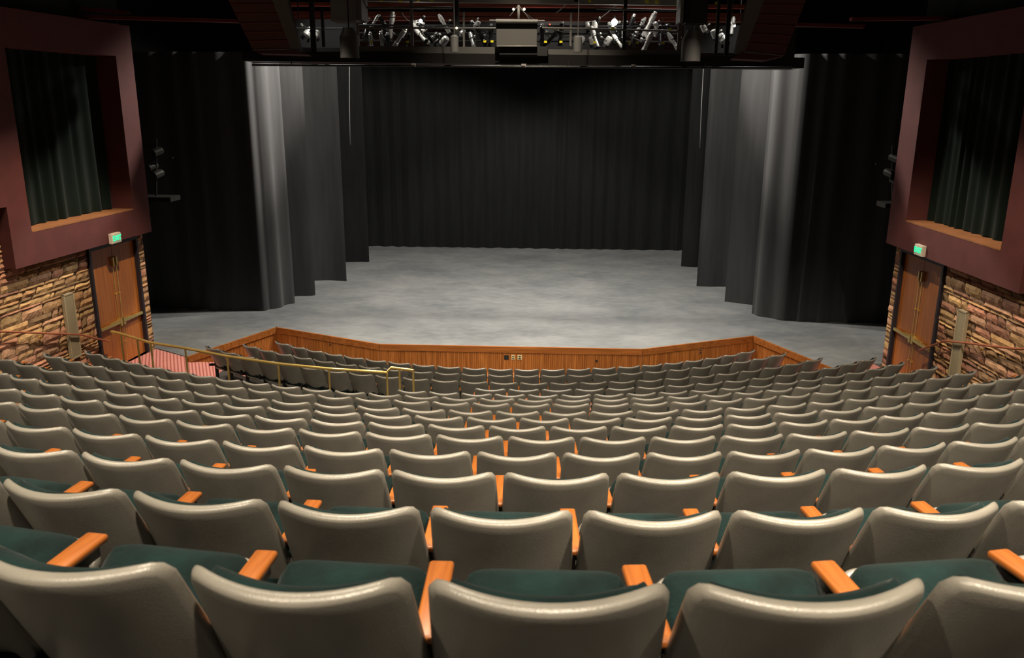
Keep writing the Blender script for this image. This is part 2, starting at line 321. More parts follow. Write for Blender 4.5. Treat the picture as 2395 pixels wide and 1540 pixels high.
tread(zf[13], lambda x: arc(13, x) - (1.9 if x < XL(12) else 0), lambda x: arc(14, x), -6.35, 6.5)
tread(zf[14], lambda x: arc(14, x), lambda x: arc(15, x), -6.0, 6.1)
tread(0.0, lambda x: arc(15, x), lambda x: 19.2, -5.8, 5.8)
f = fl.build('floor', M['concrete']); struct(f)
# pink carpet: door landings and the ramps that run down beside the stage
for sd in (-1, 1):
    cp = MB()
    yo = 0.0
    def P(x, y, z): return (sd * x, y, z)
    land = [P(7.66, 17.0, 0.885), P(6.74, 16.44, 0.885), P(6.22, 15.50, 0.50), P(6.6, 13.9, 0.52), P(8.25, 13.3, 0.86), P(7.95, 15.0, 0.88)]
    cp.quad(land)
    cp.hexa([P(6.22, 15.5, -0.3), P(6.74, 16.44, -0.3), P(5.64, 18.9, -0.3), P(5.35, 17.7, -0.3), P(6.22, 15.5, 0.50), P(6.74, 16.44, 0.80), P(5.64, 18.9, 0.03), P(5.35, 17.7, 0.03)])
    o = cp.build('floor', M['carpet']); struct(o)
# ------------------------------------------------------------------ stage
st = MB()
edge = [(-7.62, 17.0), (-6.74, 16.45), (-5.62, 18.91), (-2.88, 17.655), (2.93, 17.655), (5.63, 18.91), (6.74, 16.45), (7.62, 16.9), (13, 17.2), (13, 32), (-13, 32), (-13, 17.2)]
top = [st.bm.verts.new((x, y, 0.9)) for x, y in edge]; bot = [st.bm.verts.new((x, y, -0.3)) for x, y in edge]
st.face(top); st.face(bot[::-1])
for i in range(len(edge)): st.face([bot[i], bot[(i + 1) % len(edge)], top[(i + 1) % len(edge)], top[i]])
o = st.build('stage_floor', M['stage']); struct(o)
def apron(i, a, b, zlo=0.0, zlo2=None, stile=0.0, stile2=0.0):
    a, b = Vector((*a, 0)), Vector((*b, 0)); d = (b - a); L_ = d.length; d.normalize(); n = Vector((d.y, -d.x, 0))
    zl = lambda s: zlo + ((zlo2 if zlo2 is not None else zlo) - zlo) * s / L_
    m = MB(); pitch = 0.047; k = int(L_ / pitch); prof = []
    for j in range(k):
        s = j * pitch
        prof += [(s, 0.016), (s + 0.004, 0.026), (s + pitch - 0.010, 0.026), (s + pitch - 0.006, 0.016)]
    prof.append((L_, 0.016))
    vs = [(m.bm.verts.new(a + d * s + n * q + Vector((0, 0, zl(s)))), m.bm.verts.new(a + d * s + n * q + Vector((0, 0, 0.78)))) for s, q in prof]
    for A, B in zip(vs, vs[1:]): m.face([A[0], B[0], B[1], A[1]])
    p = m.build('trim_%d' % i, M['apron']); struct(p)
    t = MB()
    def bar(s0, s1, z0, z1, th):
        t.hexa([a + d * s0 + n * 0.002 + Vector((0, 0, z0)), a + d * s0 + n * th + Vector((0, 0, z0)), a + d * s1 + n * th + Vector((0, 0, z0)), a + d * s1 + n * 0.002 + Vector((0, 0, z0)),
                a + d * s0 + n * 0.002 + Vector((0, 0, z1)), a + d * s0 + n * th + Vector((0, 0, z1)), a + d * s1 + n * th + Vector((0, 0, z1)), a + d * s1 + n * 0.002 + Vector((0, 0, z1))])
    bar(0, L_, 0.765, 0.905, 0.045)
    if stile: bar(0, stile, min(zl(0), 0.7), 0.765, 0.044)
    if stile2: bar(L_ - stile2, L_, min(zl(L_), 0.7), 0.765, 0.044)
    t.build('top_band', M['apronband'], p)
E_ = edge
apron(1, E_[3], E_[4]); apron(2, E_[2], E_[3], stile=0.16); apron(3, E_[4], E_[5], stile2=0.16)
apron(4, E_[1], E_[2], 0.72, 0.0, stile2=0.12); apron(5, E_[5], E_[6], 0.0, 0.72, stile=0.12)
# plates on the apron
def plate(x, z, w_, h_, m, label, holes=0, facet=None):
    if facet is None: c, d = Vector((x, 17.655, z)), Vector((1, 0, 0))
    else:
        a, b = Vector((*facet[0], 0)), Vector((*facet[1], 0)); d = (b - a).normalized(); c = a + d * ((x - a.x) / d.x); c.z = z
    n = Vector((d.y, -d.x, 0)); th = thing('wall_plate', label, 'socket plate', c + n * 0.026, 'socket plates on the stage front')
    R3 = Matrix((d, n, Vector((0, 0, 1)))).transposed()
    q = MB(); q.box(c + n * 0.032, (w_, 0.012, h_), R3, 0.003, 1); cv = q.build('cover', m, th)
    for i in range(holes):
        q = MB(); q.box(c + n * 0.040 + Vector((0, 0, h_ * (0.22 - 0.44 * i))) , (w_ * 0.5, 0.006, h_ * 0.22), R3, 0.001, 1); q.build('socket', M['black'], cv)
px = lambda u, v, Y=17.62: at(u, v, Y)
for (u, v, w_, h_, mm, lb, ho) in [(1184.5, 836.5, 0.10, 0.10, 'black', 'dark brown square outlet plate, leftmost of the three on the stage front', 0),
                                  (1200, 836.5, 0.07, 0.11, 'cream', 'narrow pale outlet plate in the middle of the three on the stage front', 2),
                                  (1215.5, 836.5, 0.10, 0.11, 'cream', 'wide cream outlet plate, right of the narrow one on the stage front', 2),
                                  (1395, 845, 0.045, 0.045, 'black', 'tiny dark outlet alone on the middle facet of the stage front', 0)]:
    p = px(u, v); plate(p.x, p.z, w_, h_, M[mm], lb, ho)
p = at(1638, 824, 18.2); plate(p.x, p.z, 0.09, 0.11, M['sill'], 'brown outlet plate on the right slanted facet of the stage front', 2, (E_[4], E_[5]))
p = at(771, 806, 18.1); plate(p.x, p.z, 0.09, 0.11, M['apronband'], 'wood coloured outlet plate on the left slanted facet of the stage front', 2, (E_[2], E_[3]))

# ------------------------------------------------------------------ curtains
def curtain(name, path, z0, z1, amp, lam, m, seed, label, cat='curtain', group=None, dt=0.035, nz=14, sharp=1.0, hem=True):
    rnd = random.Random(seed); path = [Vector((*p, 0)) for p in path]
    segs = [(b - a).length for a, b in zip(path, path[1:])]; L_ = sum(segs)
    # folds: irregular widths and depths
    kn = [0.0]
    while kn[-1] < L_: kn.append(kn[-1] + lam * rnd.uniform(0.55, 1.5))
    dep = [rnd.uniform(0.35, 1.0) * (1 if i % 2 else -1) for i in range(len(kn))]
    drift = [rnd.uniform(-0.25, 0.25) * lam for _ in kn]
    def off(t, h):
        i = 0
        while i < len(kn) - 2 and kn[i + 1] + drift[i + 1] * h < t: i += 1
        a, b = kn[i] + drift[i] * h, kn[i + 1] + drift[i + 1] * h
        f_ = max(0, min(1, (t - a) / max(b - a, 1e-4))); f_ = 0.5 - 0.5 * math.cos(math.pi * f_)
        f_ = f_ ** sharp
        return amp * (dep[i] * (1 - f_) + dep[i + 1] * f_) * (0.75 + 0.35 * (1 - h))
    # plan points with smoothed corners
    def pos(t):
        t = max(0, min(L_, t)); i = 0
        while i < len(segs) - 1 and t > segs[i]: t -= segs[i]; i += 1
        return path[i] + (path[i + 1] - path[i]) * (t / segs[i])
    n = max(8, int(L_ / dt)); b = MB()
    def fn(u, v):
        t = u * L_; e = 0.12
        p = (pos(t - e) + pos(t) + pos(t + e)) / 3 if 0 < u < 1 else pos(t)
        tg = (pos(t + 0.15) - pos(t - 0.15)).normalized(); nn = Vector((tg.y, -tg.x, 0))
        wv = 0.006 * math.sin(t * 9 + seed) if v == 0 else 0
        return p + nn * off(t, v) + Vector((0, 0, z0 + (z1 - z0) * v + wv))
    b.grid(fn, n, nz)
    bmesh.ops.solidify(b.bm, geom=b.bm.faces[:], thickness=0.006)
    o = b.build(name, m, None, True); base_origin(o); return tag(o, label, cat, group)
GL = 'black masking legs at the sides of the stage'
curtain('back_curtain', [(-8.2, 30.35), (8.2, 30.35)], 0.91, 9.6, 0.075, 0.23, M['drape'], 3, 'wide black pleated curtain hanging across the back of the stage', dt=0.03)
for sd in (-1, 1):
    sn = 'left' if sd < 0 else 'right'
    X = lambda *pts: [(sd * x, y) for x, y in pts]
    o1 = [X((5.95, 21.35), (6.30, 20.50), (7.6, 20.35), (8.8, 20.5), (11.5, 20.2)), X((6.04, 21.0), (6.62, 20.38), (7.4, 20.28), (8.4, 20.25), (11.5, 20.2))][sd > 0]
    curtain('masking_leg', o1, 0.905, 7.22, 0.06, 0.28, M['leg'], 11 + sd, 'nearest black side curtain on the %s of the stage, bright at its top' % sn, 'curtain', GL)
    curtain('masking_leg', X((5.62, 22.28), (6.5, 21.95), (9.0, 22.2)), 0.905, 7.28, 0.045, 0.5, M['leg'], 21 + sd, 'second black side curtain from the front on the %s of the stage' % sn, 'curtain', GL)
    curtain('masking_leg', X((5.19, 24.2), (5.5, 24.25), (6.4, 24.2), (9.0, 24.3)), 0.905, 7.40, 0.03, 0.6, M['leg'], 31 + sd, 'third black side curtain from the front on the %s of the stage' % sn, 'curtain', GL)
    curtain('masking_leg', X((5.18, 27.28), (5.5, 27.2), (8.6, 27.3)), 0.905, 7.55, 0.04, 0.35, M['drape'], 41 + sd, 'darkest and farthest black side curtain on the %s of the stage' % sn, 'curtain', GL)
# thin pull cords by the far legs
for (u0, v0, u1, v1, lb) in [(817, 150, 819, 339, 'pale pull cord hanging before the far curtain at stage left of the picture'), (1646, 158, 1637, 346, 'pale pull cord hanging before the far curtain at the right of the picture')]:
    b = MB(); b.tube([Vector((at(u0, v0, 25.2).x, 25.2, 11.6)), at(u0, v0 - 10, 25.2), at((u0 + u1) / 2 - 1, (v0 + v1) / 2, 25.2), at(u1, v1, 25.2)], 0.011, 6)
    tag(base_origin(b.build('pull_cord', M['greylight'], None, True)), lb, 'cord', 'pull cords on the stage')

# ------------------------------------------------------------------ side walls
def WP(sd):
    a = math.radians(4.485 if sd < 0 else -2.49)
    o = Vector((-7.71, 17.06, 0)) if sd < 0 else Vector((7.79, 16.86, 0))
    d = Vector((math.sin(a), math.cos(a), 0)); n = Vector((d.y, -d.x, 0)) * (1 if sd < 0 else -1)
    return lambda s, off, z: o + d * s + n * off + Vector((0, 0, z))
def wbox(b, W, s0, s1, o0, o1, z0, z1, bev=0):
    v = b.hexa([W(s0, o0, z0), W(s1, o0, z0), W(s1, o1, z0), W(s0, o1, z0), W(s0, o0, z1), W(s1, o0, z1), W(s1, o1, z1), W(s0, o1, z1)])
    if bev: bmesh.ops.bevel(b.bm, geom=list({e for x in v for e in x.link_edges}), offset=bev, segments=2, affect='EDGES')
def stones(W, sd, openings, seed, s_near, name, NE=-4.1):
    rnd = random.Random(seed); b = MB(); lay = b.bm.loops.layers.color.new('tint')
    z = -0.1
    pal = [(0.74, 0.60, 0.42), (0.68, 0.53, 0.37), (0.72, 0.52, 0.42), (0.64, 0.47, 0.38), (0.78, 0.65, 0.46), (0.62, 0.50, 0.36), (0.73, 0.58, 0.46)]
    def stone(s0, s1, z0, z1):
        L_ = s1 - s0; H = z1 - z0; nu = max(2, int(L_ / 0.055)); nv = max(2, int(H / 0.045))
        col = rnd.choice(pal); k = rnd.uniform(0.8, 1.15); col = [min(1, c * k) for c in col]
        prj = rnd.uniform(0.010, 0.028); sx = rnd.uniform(0, 50)
        nf = len(b.bm.faces)
        def fn(u, v):
            e = min(u, 1 - u) * L_; g = min(v, 1 - v) * H * 1.2; m_ = min(1, min(e, g) / 0.014)
            q = noise.noise(Vector(((s0 + u * L_) * 6 + sx, (z0 + v * H) * 9, sx))) * 0.03 + noise.noise(Vector(((s0 + u * L_) * 17 + sx, (z0 + v * H) * 22, sx))) * 0.014
            d = (prj + q) * (m_ ** 0.6) if m_ > 0 else -0.005
            return W(s0 + u * L_, max(d, -0.004), z0 + v * H)
        b.grid(fn, nu, nv)
        b.bm.faces.ensure_lookup_table()
        for f_ in b.bm.faces[nf:]:
            for lp in f_.loops: lp[lay] = (*col, 1)
    while z < 4.75:
        h = rnd.choice([0.05, 0.065, 0.08, 0.09, 0.11, 0.13, 0.15, 0.18]); z1 = z + h
        s = 0.0
        while s > s_near:
            L_ = rnd.uniform(0.3, 0.7) if h > 0.1 else rnd.uniform(0.4, 1.1)
            if rnd.random() < 0.12: L_ *= 0.5
            a, c = s - L_, s
            segs = [(a, c)]
            if z1 > 3.80: segs = [(a, min(c, NE))] if a < NE - 0.02 else []
            for (p0, p1, q0, q1) in openings:
                if z1 > q0 + 0.01 and z < q1 - 0.01:
                    ns = []
                    for x0, x1 in segs:
                        if x1 <= p0 or x0 >= p1: ns.append((x0, x1)); continue
                        if x0 < p0: ns.append((x0, p0))
                        if x1 > p1: ns.append((p1, x1))
                    segs = ns
            for x0, x1 in segs:
                if x1 - x0 > 0.03: stone(x0 + 0.004, x1 - 0.004, z + 0.004, z1 - 0.004)
            s -= L_
        z = z1
    lim = len(b.bm.faces)
    # masonry core with the openings left free
    cuts = sorted({s_near - 0.5, 0.0, *[x for o_ in openings for x in o_[:2]]})
    for x0, x1 in zip(cuts, cuts[1:]):
        mid = (x0 + x1) / 2; op = [o_ for o_ in openings if o_[0] < mid < o_[1]]
        if not op: wbox(b, W, x0, x1, -0.3, -0.004, -0.4, 3.9)
        else:
            wbox(b, W, x0, x1, -0.3, -0.004, op[0][3], 3.9)
            if op[0][2] > -0.3: wbox(b, W, x0, x1, -0.3, -0.004, -0.4, op[0][2])
    wbox(b, W, s_near - 0.5, NE, -0.3, -0.004, 3.85, 4.8)
    b.bm.faces.ensure_lookup_table()
    for f_ in b.bm.faces[lim:]:
        for lp in f_.loops: lp[lay] = (0.34, 0.25, 0.17, 1)
    # the rough end of the wall toward the stage
    for f_ in b.bm.faces: f_.smooth = False
    o = b.build(name, M['stone']); struct(o); return o
for sd in (-1, 1):
    W = WP(sd); sn = 'left' if sd < 0 else 'right'
    ds = (-1.86, -0.34) if sd < 0 else (-1.95, -0.37)
    vs_ = (-2.84, -2.55) if sd < 0 else (-3.0, -2.71)
    vz = (1.50, 2.72) if sd < 0 else (1.56, 2.77)
    D0, D1, DZ = ds[0], ds[1], 3.34
    stones(W, sd, [(D0 - 0.06, D1 + 0.06, 0.0, 3.42)], 5 + sd, -7.5, 'wall_' + sn, -4.10 if sd < 0 else -4.55)
    # doorway
    fr = MB()
    wbox(fr, W, D0 - 0.06, D0, -0.2, 0.05, 0.9, DZ + 0.06); wbox(fr, W, D1, D1 + 0.06, -0.2, 0.05, 0.9, DZ + 0.06); wbox(fr, W, D0, D1, -0.2, 0.05, DZ, DZ + 0.06)
    wbox(fr, W, D0, D1, -0.2, -0.15, 0.0, 0.9)
    o = fr.build('door_frame', M['frame']); struct(o)
    mid = (D0 + D1) / 2
    for i, (a, c) in enumerate(((D0, mid - 0.004), (mid + 0.004, D1))):
        b = MB(); wbox(b, W, a + 0.004, c, -0.08, -0.03, 0.905, DZ - 0.004)
        dr = b.build('door_%d' % (1 + i + (2 if sd > 0 else 0)), M['door']); struct(dr, 'orange brown veneered leaf with brass panic hardware')
        inner, outer = (c, a) if i == 0 else (a, c)
        sg = 1 if outer > inner else -1
        b = MB(); wbox(b, W, min(inner + sg * 0.06, outer - sg * 0.03), max(inner + sg * 0.06, outer - sg * 0.03), -0.005, 0.045, 1.755, 1.81, 0.006)
        wbox(b, W, min(inner + sg * 0.05, inner + sg * 0.34), max(inner + sg * 0.05, inner + sg * 0.34), -0.03, 0.03, 1.745, 1.825, 0.006)
        b.build('panic_bar', M['brass2'], dr)
        b = MB(); wbox(b, W, min(inner + sg * 0.02, inner + sg * 0.085), max(inner + sg * 0.02, inner + sg * 0.085), -0.03, 0.05, 1.70, 1.86, 0.006); b.build('latch_case', M['brass2'], dr)
        b = MB(); b.tube([W(inner + sg * 0.055, 0.0, 1.86), W(inner + sg * 0.055, 0.0, 2.98)], 0.008, 8); b.tube([W(inner + sg * 0.055, 0.0, 0.95), W(inner + sg * 0.055, 0.0, 1.70)], 0.008, 8)
        for zz in (1.33, 2.35): wbox(b, W, inner + sg * 0.055 - 0.014, inner + sg * 0.055 + 0.014, -0.03, 0.014, zz, zz + 0.03)
        b.build('latch_rod', M['brass'], dr, True, 40)
        b = MB(); wbox(b, W, inner + sg * 0.05 - 0.022, inner + sg * 0.05 + 0.022, -0.03, 0.03, 2.92, 3.10, 0.005); b.build('top_latch', M['brass2'], dr)
    # vent grille
    vt = thing('vent_grille', 'tall narrow beige louvred vent grille on the %s stone wall' % sn, 'vent', W((vs_[0] + vs_[1]) / 2, 0.03, vz[0]), None)
    b = MB(); s0, s1 = vs_; z0, z1 = vz
    for (a, c, e, g) in ((s0, s0 + 0.025, z0, z1), (s1 - 0.025, s1, z0, z1), (s0, s1, z0, z0 + 0.025), (s0, s1, z1 - 0.025, z1)): wbox(b, W, a, c, 0.02, 0.075, e, g)
    b.build('frame', M['vent'], vt)
    b = MB(); n = 62
    for i in range(n):
        zz = z0 + 0.025 + (z1 - z0 - 0.05) * i / n; b.hexa([W(s0 + 0.02, 0.045, zz + 0.010), W(s1 - 0.02, 0.045, zz + 0.010), W(s1 - 0.02, 0.068, zz), W(s0 + 0.02, 0.068, zz), W(s0 + 0.02, 0.045, zz + 0.014), W(s1 - 0.02, 0.045, zz + 0.014), W(s1 - 0.02, 0.068, zz + 0.004), W(s0 + 0.02, 0.068, zz + 0.004)])
    wbox(b, W, s0 + 0.02, s1 - 0.02, 0.02, 0.046, z0 + 0.02, z1 - 0.02)
    b.build('louvre', M['vent'], vt)
    # wall handrail
    pts = [(-7.4, 3.35), (-4.4, 2.47), (-2.57, 1.91), (-1.74, 1.54)] if sd < 0 else [(-7.4, 3.45), (-4.54, 2.60), (-2.54, 2.15), (-1.70, 1.72)]
    hr = thing('handrail', 'slim wood and brass handrail on the %s stone wall, bent down by the door' % sn, 'handrail', W(-3.0, 0.05, pts[1][1]))
    b = MB(); b.tube([W(s, 0.115, z) for s, z in pts], 0.019, 10); b.build('rail', M['railwood'], hr, True, 50)
    for s in (-5.8, -3.55, -2.2):
        for (a, za), (c, zc) in zip(pts, pts[1:]):
            if a <= s <= c: z = za + (zc - za) * (s - a) / (c - a)
        b = MB(); b.tube([W(s, 0.0, z - 0.08), W(s, 0.07, z - 0.08), W(s, 0.115, z - 0.015)], 0.009, 8)
        b.lathe([(0.03, 0), (0.03, 0.012), (0.012, 0.02)], 12, Matrix.Translation(W(s, 0.045, z - 0.08)) @ ((W(0, 1, 0) - W(0, 0, 0)).to_track_quat('Z', 'Y').to_matrix().to_4x4())); b.build('bracket', M['brass'], hr, True, 40)
    # maroon box over the door with its curtained opening
    ZB, ZT, OF = 3.45, 7.52, 0.22
    NE = -4.10 if sd < 0 else -4.55          # near end of the lower part
    os0, os1, oz0, oz1 = (-3.60, -0.58, 3.98, 6.93) if sd < 0 else (-3.92, -0.72, 3.98, 6.90)
    b = MB(); BK = -0.55
    wbox(b, W, NE, 0.0, -0.30, OF, ZB, oz0)                # under the opening
    wbox(b, W, os1, 0.0, BK, OF, oz0, oz1)                 # stage side pier
    wbox(b, W, -8.5, os0, BK, OF, 4.46, oz1)               # near pier
    wbox(b, W, NE, os0, -0.30, OF, oz0, 4.46)
    wbox(b, W, -8.5, 0.0, BK, OF, oz1, ZT)                 # header
    o = b.build('wall_' + sn, M['maroon']); struct(o)
    b = MB(); wbox(b, W, os0, os1, BK, OF + 0.004, oz0 - 0.004, oz0 + 0.02); o = b.build('trim_%d' % (6 if sd < 0 else 7), M['sill']); struct(o)
    pth = [W(os0 - 0.2, -0.2, 0), W(os1 + 0.15, -0.2, 0)]
    curtain('alcove_curtain', [(p.x, p.y) for p in pth], oz0 + 0.03, oz1 + 0.1, 0.05, 0.16, M['greendrape'], 51 + sd, 'dark green pleated curtain inside the maroon opening on the %s wall' % sn, 'curtain', None, dt=0.025)
    b = MB(); wbox(b, W, -8.5, 0.0, BK - 0.1, BK - 0.02, 3.4, 11.5); wbox(b, W, -20, 0.0, BK - 0.1, BK - 0.02, -1, 11.5); wbox(b, W, -8.5, 0.0, BK, 0.0, ZT, 11.5); o = b.build('wall_' + sn, M['black']); struct(o)
    # exit sign
    sg = (-1.37, 3.53) if sd < 0 else (-1.50, 3.56)
    ex = thing('exit_sign', 'small lit EXIT sign with green letters over the %s door' % sn, 'exit sign', W(sg[0], OF, sg[1] - 0.10))
    b = MB(); wbox(b, W, sg[0] - 0.155, sg[0] + 0.155, OF, OF + 0.075, sg[1] - 0.10, sg[1] + 0.10, 0.008); b.build('housing', M['signbox'], ex)
    b = MB(); wbox(b, W, sg[0] - 0.135, sg[0] + 0.135, OF + 0.074, OF + 0.079, sg[1] - 0.082, sg[1] + 0.082); b.build('face', M['signface'], ex)
    tx = bpy.data.curves.new('lettering', 'FONT'); tx.body = 'EXIT'; tx.size = 0.135; tx.extrude = 0.003; tx.offset = 0.004; tx.align_x = 'CENTER'; tx.align_y = 'CENTER'
    to = bpy.data.objects.new('lettering', tx); C.objects.link(to)
    me = bpy.data.meshes.new_from_object(to); bpy.data.objects.remove(to); bpy.data.curves.remove(tx)
    nx = (W(0, 1, 0) - W(0, 0, 0)); ux = (W(1, 0, 0) - W(0, 0, 0)) * (1 if sd < 0 else -1)
    R3 = Matrix((ux, Vector((0, 0, 1)), nx)).transposed().to_4x4()
    me.transform(R3); me.transform(Matrix.Translation(W(sg[0], OF + 0.082, sg[1]) - ex.location)); me.materials.append(M['signglow'])
    lt = bpy.data.objects.new('lettering', me); C.objects.link(lt); lt.parent = ex
# rest of the shell
b = MB(); b.box((0, 10, 11.8), (26, 46, 0.3)); struct(b.build('ceiling', M['black']))
for sd in (-1, 1):   # unseen light wells around the wall washers, shaped to cut off their light
    b = MB(); b.box((sd * 5.03, 12.4, 10.39), (0.06, 1.3, 2.44)); b.box((sd * 3.97, 12.4, 10.34), (0.06, 1.3, 2.54))
    b.box((sd * 4.5, 13.03, 10.315), (1.12, 0.06, 2.59)); b.box((sd * 4.5, 11.77, 10.43), (1.0, 0.06, 2.36)); struct(b.build('ceiling', M['black']))
b = MB(); b.box((0, -3.2, 5), (26, 0.3, 14)); struct(b.build('wall_rear', M['black']))
b = MB(); b.box((0, 31.9, 6), (26, 0.3, 12)); struct(b.build('wall_back', M['black']))
for sd in (-1, 1):
    b = MB(); b.box((sd * 12.6, 24.4, 6), (0.3, 15.2, 12)); struct(b.build('wall_' + ('left' if sd < 0 else 'right'), M['black']))

# ------------------------------------------------------------------ brass guard rail before the left cross aisle
rp = [(-6.83, 14.08), (-6.0, 13.53), (-5.27, 13.25), (-4.39, 12.84), (-3.43, 12.50), (-2.56, 12.30), (-1.62, 12.17)]
rz = 2.07
gr = thing('guard_rail', 'polished brass guard rail standing in front of the left rows', 'railing', (-4.0, 12.6, zf[10]))
b = MB(); b.tube([(-7.0, 14.15, rz + 0.01)] + [(x, y, rz) for x, y in rp] + [(-1.60, 12.42, rz), (-1.22, 12.30, rz)], 0.024, 12); b.build('top_rail', M['brass'], gr, True, 50)
b = MB(); b.tube([(-7.0, 14.13, rz + 0.01), (-6.95, 14.10, rz + 0.01)], 0.03, 12); b.build('end_cap', M['brass'], gr, True, 50)
posts = [(-6.80, 14.06), (-6.35, 13.76), (-6.0, 13.53), (-5.27, 13.25), (-4.39, 12.84), (-3.43, 12.50), (-2.56, 12.30), (-1.62, 12.18), (-1.46, 12.38), (-1.23, 12.30)]
for x, y in posts:
    b = MB(); b.tube([(x, y, zf[10] - 0.02), (x, y, rz - 0.01)], 0.0165, 10)
    b.lathe([(0.045, 0), (0.045, 0.01), (0.018, 0.03)], 12, Matrix.Translation((x, y, zf[10]))); b.build('post', M['brass'], gr, True, 40)

# ------------------------------------------------------------------ one theatre seat: local x = along the row, y = toward the stage, origin on the tread below the back's top corners
TILT = math.radians(26); PW = 0.533
def rr(s, t, w2, h, r):
    "square parameters (-1..1, 0..1) to a rounded rectangle"
    x = s * w2; y = t * h
    for cx_, sx in ((w2 - r, 1), (-w2 + r, -1)):
        if sx * x > sx * cx_:
            for cy_, sy in ((r, -1), (h - r, 1)):
                if sy * y > sy * cy_:
                    dx, dy = (x - cx_) / r, (y - cy_) / r
                    x, y = cx_ + r * dx * math.sqrt(max(0, 1 - dy * dy / 2)), cy_ + r * dy * math.sqrt(max(0, 1 - dx * dx / 2))
    return x, y
SAG = 0.085
def backpos(x, d, th):
    "x across, d down the slope from the top, th forward thickness"
    hw = 0.245; q = min(1, abs(x) / hw); flare = 1 + 0.05 * math.sin(min(1, d / 0.45) * math.pi / 2)
    y = -SAG * (1 - q * q) + d * math.sin(TILT) + th * math.cos(TILT)
    z = BACK_H - d * math.cos(TILT) + th * math.sin(TILT) - 0.012 * (1 - q * q) * max(0, 1 - d / 0.2)
    return Vector((x * flare, y, z))
def slab(b, w2, h, r, fb, ff, nu, nv, edge=0.006, nr=5):
    "closed slab between surfaces fb and ff over a rounded rectangle, with a rolled edge"
    def outl(ins):
        q = [(i / nu * 2 - 1, 0) for i in range(nu)] + [(1, j / nv) for j in range(nv)] + [(i / nu * 2 - 1, 1) for i in range(nu, 0, -1)] + [(-1, j / nv) for j in range(nv, 0, -1)]
        out = []
        for s_, t_ in q:
            x, y = rr(s_, t_, w2 - ins, h - 2 * ins, r - ins); out.append((x, y + ins))
        return out
    def gfn(fn):
        def g(u, v):
            x, y = rr(u * 2 - 1, v, w2 - edge, h - 2 * edge, r - edge); return fn(x, y + edge)
        return g
    G = [b.grid(gfn(fb), nu, nv), b.grid(gfn(ff), nu, nv)]
    def ring(g): return [g[0][i] for i in range(nu)] + [g[j][nu] for j in range(nv)] + [g[nv][i] for i in range(nu, 0, -1)] + [g[j][0] for j in range(nv, 0, -1)]
    rings = [ring(G[0])]
    for k in range(1, nr):
        ph = math.pi * k / nr; ol = outl(edge * (1 - math.sin(ph))); q = (1 - math.cos(ph)) / 2
        rings.append([b.bm.verts.new(fb(x, y).lerp(ff(x, y), q)) for x, y in ol])
    rings.append(ring(G[1])); n = len(rings[0])
    for A, B_ in zip(rings, rings[1:]):
        for i in range(n): b.face([A[i], A[(i + 1) % n], B_[(i + 1) % n], B_[i]])
def make_seat():
    root = thing('theatre_seat', 'x', 'seat'); root['_w'] = 0
    b = MB(); b.base = 1
    slab(b, 0.245, 0.59, 0.045, lambda x, d: backpos(x, d, 0), lambda x, d: backpos(x, d, 0.036), 18, 14, 0.012, 6)
    b.build('back_shell', M['shell'], root, True, 70)
    b = MB(); b.base = 1
    def pf(x, d):
        e = min(0.216 - abs(x), d - 0.026, 0.46 - d); return backpos(x, d, 0.040 + 0.050 * max(0, min(1, e / 0.06)) ** 0.5)
    slab(b, 0.216, 0.43, 0.06, lambda x, d: backpos(x, d + 0.026, 0.030), lambda x, d: pf(x, d + 0.026), 18, 14)
    b.build('back_cushion', M['velvet'], root, True, 80)
    # seat tipped most of the way up
    hy, hz, an = 0.15, 0.385, math.radians(30)
    ux, nx = Vector((0, math.cos(an), math.sin(an))), Vector((0, -math.sin(an), math.cos(an)))
    def sp(x, d, t): return Vector((x, hy, hz)) + ux * (0.40 - d) + nx * t
    b = MB(); b.base = 1
    def sc(x, d):
        e = min(0.222 - abs(x), d, 0.40 - d); return sp(x, d, 0.03 + 0.065 * max(0, min(1, e / 0.07)) ** 0.5)
    slab(b, 0.222, 0.40, 0.10, lambda x, d: sp(x, d, -0.005), sc, 18, 14)
    b.build('seat_cushion', M['velvet'], root, True, 80)
    b = MB(); b.base = 1
    slab(b, 0.230, 0.43, 0.10, lambda x, d: sp(x, d - 0.020, -0.040), lambda x, d: sp(x, d - 0.020, -0.004), 16, 12, 0.014)
    b.build('seat_pan', M['shell'], root, True, 70)
    side(root, -1)
    return root
def side(root, s):
    x = s * PW / 2; out = []
    b = MB(); b.base = 1; b.box((x, 0.305, 0.635), (0.066, 0.33, 0.024), None, 0.009, 2); out.append(b.build('armrest', M['arm'], root, True, 60))
    b = MB(); b.base = 1; b.box((x, 0.31, 0.605), (0.034, 0.27, 0.036)); b.box((x, 0.24, 0.32), (0.028, 0.07, 0.56)); b.box((x, 0.24, 0.012), (0.06, 0.24, 0.024), None, 0.004, 1)
    b.box((x, 0.16, 0.42), (0.026, 0.17, 0.05), Matrix.Rotation(-0.2, 3, 'X')); std = b.build('standard', M['steel'], root); out.append(std)
    b = MB(); b.base = 1
    b.tube([(x + 0.035, 0.05, 0.50), (x, 0.045, 0.51), (x - 0.012, 0.05, 0.50), (x - 0.014, 0.06, 0.47)], 0.004, 6); b.build('hook', M['chrome'], std, True)
    return out
seat0 = make_seat(); kids(seat0)
ends = side(seat0, 1)
for e in ends: e.parent = None; kids(e)
ORD = ['', 'first', 'second', 'third', 'fourth', 'fifth', 'sixth', 'seventh', 'eighth', 'ninth', 'tenth', 'eleventh', 'twelfth', 'thirteenth', 'fourteenth', 'fifteenth', 'sixteenth']
def rowname(k):
    if k == 15: return 'the front row by the stage'
    if k == 1: return 'the row nearest the camera'
    return 'the %s row from the stage' % ORD[16 - k] if k >= 8 else 'the %s row from the camera' % ORD[k]
